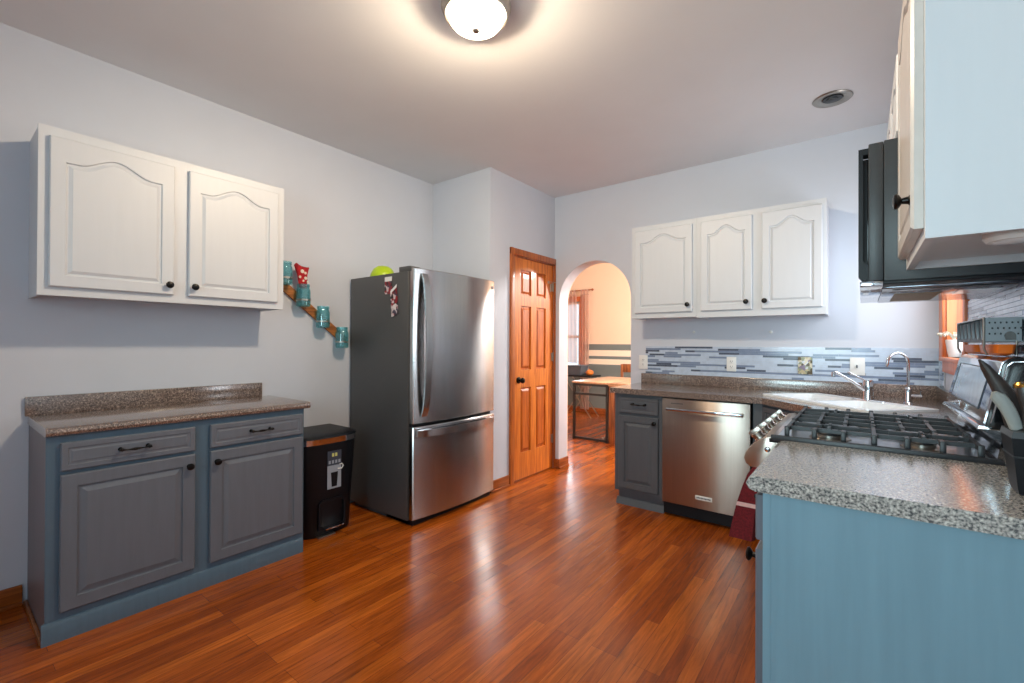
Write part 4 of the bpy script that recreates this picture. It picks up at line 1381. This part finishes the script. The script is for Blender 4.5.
dfm = MB()
for (a, b, ha, hb) in ((0.064, 0, 0.002, 0.264), (-0.064, 0, 0.002, 0.264), (0, 0.262, 0.064, 0.002), (0, -0.262, 0.064, 0.002)):
    dfm.obox(dc + fd * a + Vector((0, b, 0)) + fn_ * 0.0012, fd, (0, 1, 0), fn_, ha, hb, 0.001)
obj('display_frame', dfm, M['labeldk'], cn)

# towel on the oven handle
tw = thing('dish_towel', 'dark red dish towel with a pale band hanging on the oven door handle', 'towel', (2.845, 2.08, 0.75))


def towel_ring(z, y0, y1, th, xo, wav):
    n = 14
    f_, b_ = [], []
    for i in range(n + 1):
        f = i / n
        yy = y0 + (y1 - y0) * f
        xx = xo + wav * math.sin(f * math.pi * 3)
        f_.append(Vector((xx - th / 2, yy, z)))
        b_.append(Vector((xx + th / 2, yy, z)))
    return f_ + b_[::-1]


levels = [(0.764, 2.02, 2.135, 0.034, 2.842, 0.0), (0.735, 2.015, 2.14, 0.048, 2.830, 0.002), (0.68, 2.01, 2.15, 0.058, 2.816, 0.005), (0.620, 2.005, 2.155, 0.068, 2.804, 0.007), (0.604, 2.004, 2.156, 0.070, 2.801, 0.007), (0.53, 2.0, 2.16, 0.078, 2.790, 0.009), (0.475, 1.995, 2.165, 0.082, 2.782, 0.010)]
R = [towel_ring(*l) for l in levels]
obj('cloth', MB().rings(R[:4]).rings(R[4:]), M['towel'], tw)
obj('band', MB().rings(R[3:5]), M['towelband'], tw)

# ------------------------------------------------------------------ things on the range console and sill
rk = thing('utensil_rack', 'perforated stainless utensil rack on wire legs standing on the range console', 'rack', (3.50, 2.25, 1.22))
holes = []
for r in range(3):
    for c in range(7):
        a = 3.478 + c * 0.012 + (0.006 if r % 2 else 0)
        z = 1.287 + r * 0.017
        if a > 3.544:
            continue
        holes.append([(a + 0.0024 * math.cos(t), z + 0.0032 * math.sin(t)) for t in [2 * math.pi * i / 8 for i in range(8)]])
obj('end_panel', MB().holed(rect2(3.466, 3.549, 1.266, 1.337), holes, (0, 0, 0), (1, 0, 0), (0, 0, 1), (0, 1, 0), 2.0, 2.003), M['rackgrey'], rk)
obj('dark_backing', MB().box(3.468, 3.5455, 2.006, 2.009, 1.268, 1.334), M['black'], rk)  # added black sheet that puts darkness behind the panel holes
sl = MB()
for k in range(7):
    yy = 2.025 + k * 0.072
    sl.tube([(3.468, yy, 1.27), (3.466, yy, 1.30), (3.468, yy + 0.012, 1.325), (3.474, yy + 0.03, 1.334)], 0.006, 6)
obj('side_slat', sl, M['rackgrey'], rk)
obj('basket_floor', MB().box(3.466, 3.549, 2.0, 2.48, 1.263, 1.266).box(3.466, 3.469, 2.0, 2.48, 1.266, 1.276).box(3.5455, 3.549, 2.0, 2.48, 1.266, 1.33), M['rackgrey'], rk)
wr = MB()
for yy in (2.0, 2.48):
    wr.tube([(3.466, yy, 1.338), (3.466, yy, 1.24), (3.474, yy, 1.222)], 0.003, 8)
wr.tube([(3.466, 2.0, 1.336), (3.466, 2.48, 1.336)], 0.003, 8)
wr.tube([(3.535, 2.0, 1.266), (3.535, 2.0, 1.222)], 0.003, 8).tube([(3.535, 2.48, 1.266), (3.535, 2.48, 1.222)], 0.003, 8)
obj('wire_frame', wr, M['satin'], rk)
sc_ = [(3.512, 1.268)] + [(3.521 + 0.012 * math.cos(math.pi * (1 - i / 12)), 1.280 + 0.014 * math.sin(math.pi * i / 12)) for i in range(13)] + [(3.533, 1.268)]
obj('dark_handle_hole', MB().prism([(a, 1.996, z) for a, z in sc_], (0, 0.004, 0)), M['brownhandle'], rk)  # solid dark half-round added in place of the open handle hole


def tray(y0, y1, label):
    mb = MB()
    n = 20
    rs = []
    for s, z in ((0.6, 1.2205), (0.9, 1.228), (1.0, 1.254), (0.96, 1.254), (0.6, 1.240)):
        rs.append([Vector((3.501 + 0.028 * s * math.copysign(abs(math.cos(t)) ** .5, math.cos(t)), (y0 + y1) / 2 + (y1 - y0) / 2 * s * math.copysign(abs(math.sin(t)) ** .5, math.sin(t)), z)) for t in [2 * math.pi * i / n for i in range(n)]])
    mb.rings(rs)
    return tag(obj('tray', mb, M['orange'], loc=(3.502, (y0 + y1) / 2, 1.2205)), label, 'tray', 'orange trays under the utensil rack')


tray(1.93, 2.17, 'orange tray under the utensil rack, the nearer of two')
tray(2.22, 2.45, 'orange tray under the utensil rack, the farther of two beside the window')

pt = thing('potted_plant', 'small white pot with dry pale twigs on the sink window sill', 'plant', (3.586, 3.592, wz0))
obj('pot', MB().lathe((3.586, 3.592, wz0), (0, 0, 1), [(0.026, 0), (0.031, 0.03), (0.039, 0.085), (0.040, 0.098), (0.036, 0.099), (0.030, 0.08), (0.005, 0.078)], 24), M['pot'], pt)
tg = MB()
rnd = random.Random(5)
for k in range(14):
    a = rnd.uniform(0, 6.28)
    rr = rnd.uniform(0.03, 0.065)
    z = wz0 + 0.09
    p = [Vector((3.586, 3.592, z))]
    for i in range(1, 5):
        f = i / 4
        p.append(Vector((3.584 + 0.9 * rr * math.cos(a) * f - 0.02 * f, 3.592 + 0.45 * rr * math.sin(a) * f, z + 0.075 * f * (1.3 - f) * 1.6 + rnd.uniform(-.006, .006))))
    tg.tube(p, [0.0025, 0.0022, 0.0018, 0.0015, 0.001], 5)
    tg.lathe(p[-1] - Vector((0, 0, 0.008)), (rnd.uniform(-.4, .4), rnd.uniform(-.4, .4), 1), [(0.001, 0), (0.007, 0.008), (0.001, 0.018)], 6)
obj('twigs', tg, M['twig'], pt)

# knife block and what stands in it
kb_ = thing('knife_block', 'black tapered knife block on the right foreground worktop', 'knife block', (3.50, 1.60, 0.911))


def krect(z, x0, x1, y0, y1):
    return [Vector((x0, y0, z)), Vector((x1, y0, z)), Vector((x1, y1, z)), Vector((x0, y1, z))]


obj('block', MB().rings([krect(0.911, 3.452, 3.550, 1.528, 1.600), krect(0.925, 3.449, 3.550, 1.524, 1.604), krect(1.040, 3.438, 3.550, 1.515, 1.622)]), M['black'], kb_)
obj('collar', MB().rings([krect(0.995, 3.4410, 3.5505, 1.516, 1.617), krect(0.999, 3.4400, 3.5505, 1.514, 1.619)], True, True), M['mwside'], kb_)
obj('top_plate', MB().rings([krect(1.040, 3.437, 3.5505, 1.513, 1.624), krect(1.054, 3.440, 3.5505, 1.516, 1.622)]), M['mwside'], kb_)


def knife(base, tip, w0, w1, t, m, label, extra=None):
    base, tip = Vector(base), Vector(tip)
    d = (tip - base).normalized()
    s = Vector((0, 1, 0)).cross(d).normalized()
    k = thing('knife', label, 'knife', base, 'knives in the black block')
    n = 10
    rs = []
    for i in range(9):
        f = i / 8
        w = w0 + (w1 - w0) * f
        if f > 0.85:
            w *= math.sqrt(max(0.05, 1 - ((f - 0.85) / 0.16) ** 2))
        c = base + (tip - base) * f + s * (0.005 * math.sin(f * math.pi))
        rs.append([c + s * (w / 2 * math.cos(a)) + Vector((0, 1, 0)) * (t / 2 * math.sin(a)) for a in [2 * math.pi * q / n for q in range(n)]])
    obj('handle', MB().rings(rs), m, k)
    if extra:
        f0 = tip - d * 0.012
        obj('end_cap', MB().lathe(f0, d, [(0.014, 0), (0.015, 0.006), (0.011, 0.012), (0.003, 0.014)], 14), extra, k)
    return k


knife((3.472, 1.602, 1.055), (3.398, 1.600, 1.216), 0.060, 0.014, 0.022, M['brownhandle'], 'tall black pointed knife handle leaning left out of the block')
knife((3.455, 1.565, 1.055), (3.417, 1.560, 1.140), 0.024, 0.030, 0.022, M['cream'], 'short pale grey knife handle at the front left of the block')
knife((3.478, 1.555, 1.055), (3.461, 1.56, 1.166), 0.030, 0.034, 0.026, M['brownhandle'], 'upright dark knife handle with brass end in the block', M['brass'])

# ------------------------------------------------------------------ dining room
tb_ = thing('metal_frame_table', 'table with pale wood top on black square metal end frames in the dining room', 'table', (0.36, 5.85, 0))
ty = 5.285
tx0, tx1 = 0.14, 0.615
fm = MB()
for x in (tx0, tx1):
    fm.box(x - 0.015, x + 0.015, ty - 0.012, ty + 0.012, 0.006, 0.735)
obj('end_frame', fm.box(tx0, tx1, ty - 0.012, ty + 0.012, 0.006, 0.034).box(tx0, tx1, ty - 0.012, ty + 0.012, 0.585, 0.612).box(tx0, tx1, ty - 0.012, ty + 0.012, 0.705, 0.735).box(tx0 - .018, tx0 + .018, ty - .016, ty + .016, 0, 0.008).box(tx1 - .018, tx1 + .018, ty - .016, ty + .016, 0, 0.008), M['iron'], tb_)
fm = MB()
for x in (tx0, tx1):
    fm.box(x - 0.015, x + 0.015, 6.29, 6.314, 0.0, 0.735)
obj('end_frame', fm.box(tx0, tx1, 6.29, 6.314, 0.0, 0.034).box(tx0, tx1, 6.29, 6.314, 0.705, 0.735), M['iron'], tb_)
obj('tabletop', MB().box(0.115, 0.64, 5.262, 6.335, 0.735, 0.760, 0.003), M['tabletop'], tb_)

wt = thing('dining_table', 'brown wooden dining table half hidden behind the arch, right of the metal frame table', 'table', (1.3, 5.7, 0))
obj('tabletop', MB().box(0.655, 2.0, 5.22, 6.35, 0.725, 0.765, 0.006), M['tabletop'], wt)
obj('apron', MB().box(0.70, 1.95, 5.27, 6.30, 0.64, 0.725), M['darkwood'], wt)
for x in (0.66, 1.90):
    for y in (5.235, 6.26):
        obj('leg', MB().box(x, x + 0.078, y, y + 0.078, 0, 0.725, 0.004), M['darkwood'], wt)

ch = thing('dining_chair', 'brown wooden chair whose back rises above the dining table', 'chair', (0.37, 6.6, 0))
x0c, x1c, yc_ = 0.148, 0.56, 6.74
for x in (x0c, x1c):
    obj('leg', MB().box(x, x + 0.036, yc_ - 0.018, yc_ + 0.018, 0, 0.935, 0.004), M['darkwood'], ch)
    obj('leg', MB().box(x, x + 0.036, yc_ - 0.385, yc_ - 0.349, 0, 0.45, 0.004), M['darkwood'], ch)
obj('seat', MB().box(x0c - 0.01, x1c + 0.046, yc_ - 0.39, yc_ + 0.02, 0.45, 0.485, 0.006), M['darkwood'], ch)
obj('backrest', MB().box(x0c + 0.036, x1c, yc_ - 0.012, yc_ + 0.012, 0.81, 0.94, 0.004).box(x0c + 0.036, x1c, yc_ - 0.010, yc_ + 0.010, 0.62, 0.68, 0.004), M['darkwood'], ch)

ts = thing('tray_table', 'small dark folding tray table with crossed pale legs by the dining window', 'tray table', (-0.72, 7.0, 0))
obj('tray_top', MB().box(-1.02, -0.42, 6.80, 7.20, 0.690, 0.712, 0.006), M['black'], ts)
for yy in (6.86, 7.14):
    obj('leg', MB().bar((-0.98, yy, 0.688), (-0.44, yy, 0.0), 0.014, 0.018), M['satin'], ts)
    obj('leg', MB().bar((-0.46, yy + 0.016, 0.688), (-0.98, yy + 0.016, 0.0), 0.014, 0.018), M['satin'], ts)
bn = thing('storage_bin', 'grey plastic bin standing on the folding tray table', 'bin', (-0.83, 6.98, 0.712))
obj('tub', MB().rings([krect(0.712, -0.97, -0.66, 6.88, 7.10), krect(0.86, -0.995, -0.635, 6.86, 7.12)]), M['greybin'], bn)
obj('rim', MB().box(-1.005, -0.625, 6.85, 7.13, 0.86, 0.885, 0.006), M['greybin'], bn)
gd_ = MB().lathe((-0.53, 6.98, 0.712), (0, 0, 1), [(0.03, 0), (0.06, 0.02), (0.068, 0.05), (0.055, 0.082), (0.02, 0.094), (0.008, 0.088), (0.007, 0.112)], 24)
tag(obj('gourd', gd_, M['terracotta'], loc=(-0.53, 6.98, 0.712)), 'small orange gourd beside the grey bin on the tray table', 'gourd')

rd = tag(obj('curtain_rod', MB().cyl((-1.95, 7.385, 2.235), (-0.72, 7.385, 2.235), 0.010, seg=12).lathe((-0.72, 7.385, 2.235), (1, 0, 0), [(0.010, 0), (0.022, 0.015), (0.020, 0.035), (0.004, 0.05)], 14).box(-0.80, -0.785, 7.385, 7.449, 2.228, 2.242), M['oakdk'], loc=(-1.3, 7.385, 2.235)), 'dark wooden curtain rod above the dining window', 'curtain rod')


def curtain(x0, x1, z0, label, folds, taper=0.0):
    c = thing('curtain', label, 'curtain', ((x0 + x1) / 2, 7.385, z0), 'sheer curtains on the dining window')
    mb = MB()
    n = folds * 8
    rows_ = [z0 + (2.165 - z0) * i / 10 for i in range(11)]
    t = bmesh.new()
    grid = []
    for r, z in enumerate(rows_):
        line = []
        f2 = r / 10
        for i in range(n + 1):
            f = i / n
            amp = 0.022
            xx = x0 + (x1 - x0) * f + taper * (1 - f2) * (f - .5)
            line.append(t.verts.new((xx, 7.385 + amp * math.sin(f * folds * 2 * math.pi + 0.3 * math.sin(r)), z)))
        grid.append(line)
    for a, b_ in zip(grid[:-1], grid[1:]):
        for i in range(n):
            t.faces.new((a[i], a[i + 1], b_[i + 1], b_[i]))
    bmesh.ops.solidify(t, geom=t.faces[:], thickness=0.0015)
    mb._merge(t)
    obj('sheer', mb, M['curtain'], c, angle=80)
    for k in range(folds):
        xx = x0 + (x1 - x0) * (k + 0.5) / folds
        mb = MB()
        mb.rings([[Vector((xx + dx, 7.385 + 0.016 * math.cos(a), 2.235 + 0.016 * math.sin(a))) for a in [2 * math.pi * q / 16 for q in range(16)]] for dx in (-0.022, 0.022)], False, False)
        mb.box(xx - 0.022, xx + 0.022, 7.365, 7.370, 2.14, 2.24)
        obj('tab', mb, M['curtain'], c)
    return c


curtain(-0.94, -0.76, 0.06, 'long sheer rose curtain right of the dining window, reaching the floor', 3)
curtain(-1.24, -1.02, 0.90, 'sheer rose curtain in the middle of the dining window', 3, 0.04)
curtain(-1.92, -1.72, 0.06, 'sheer rose curtain at the far left of the dining window', 3)
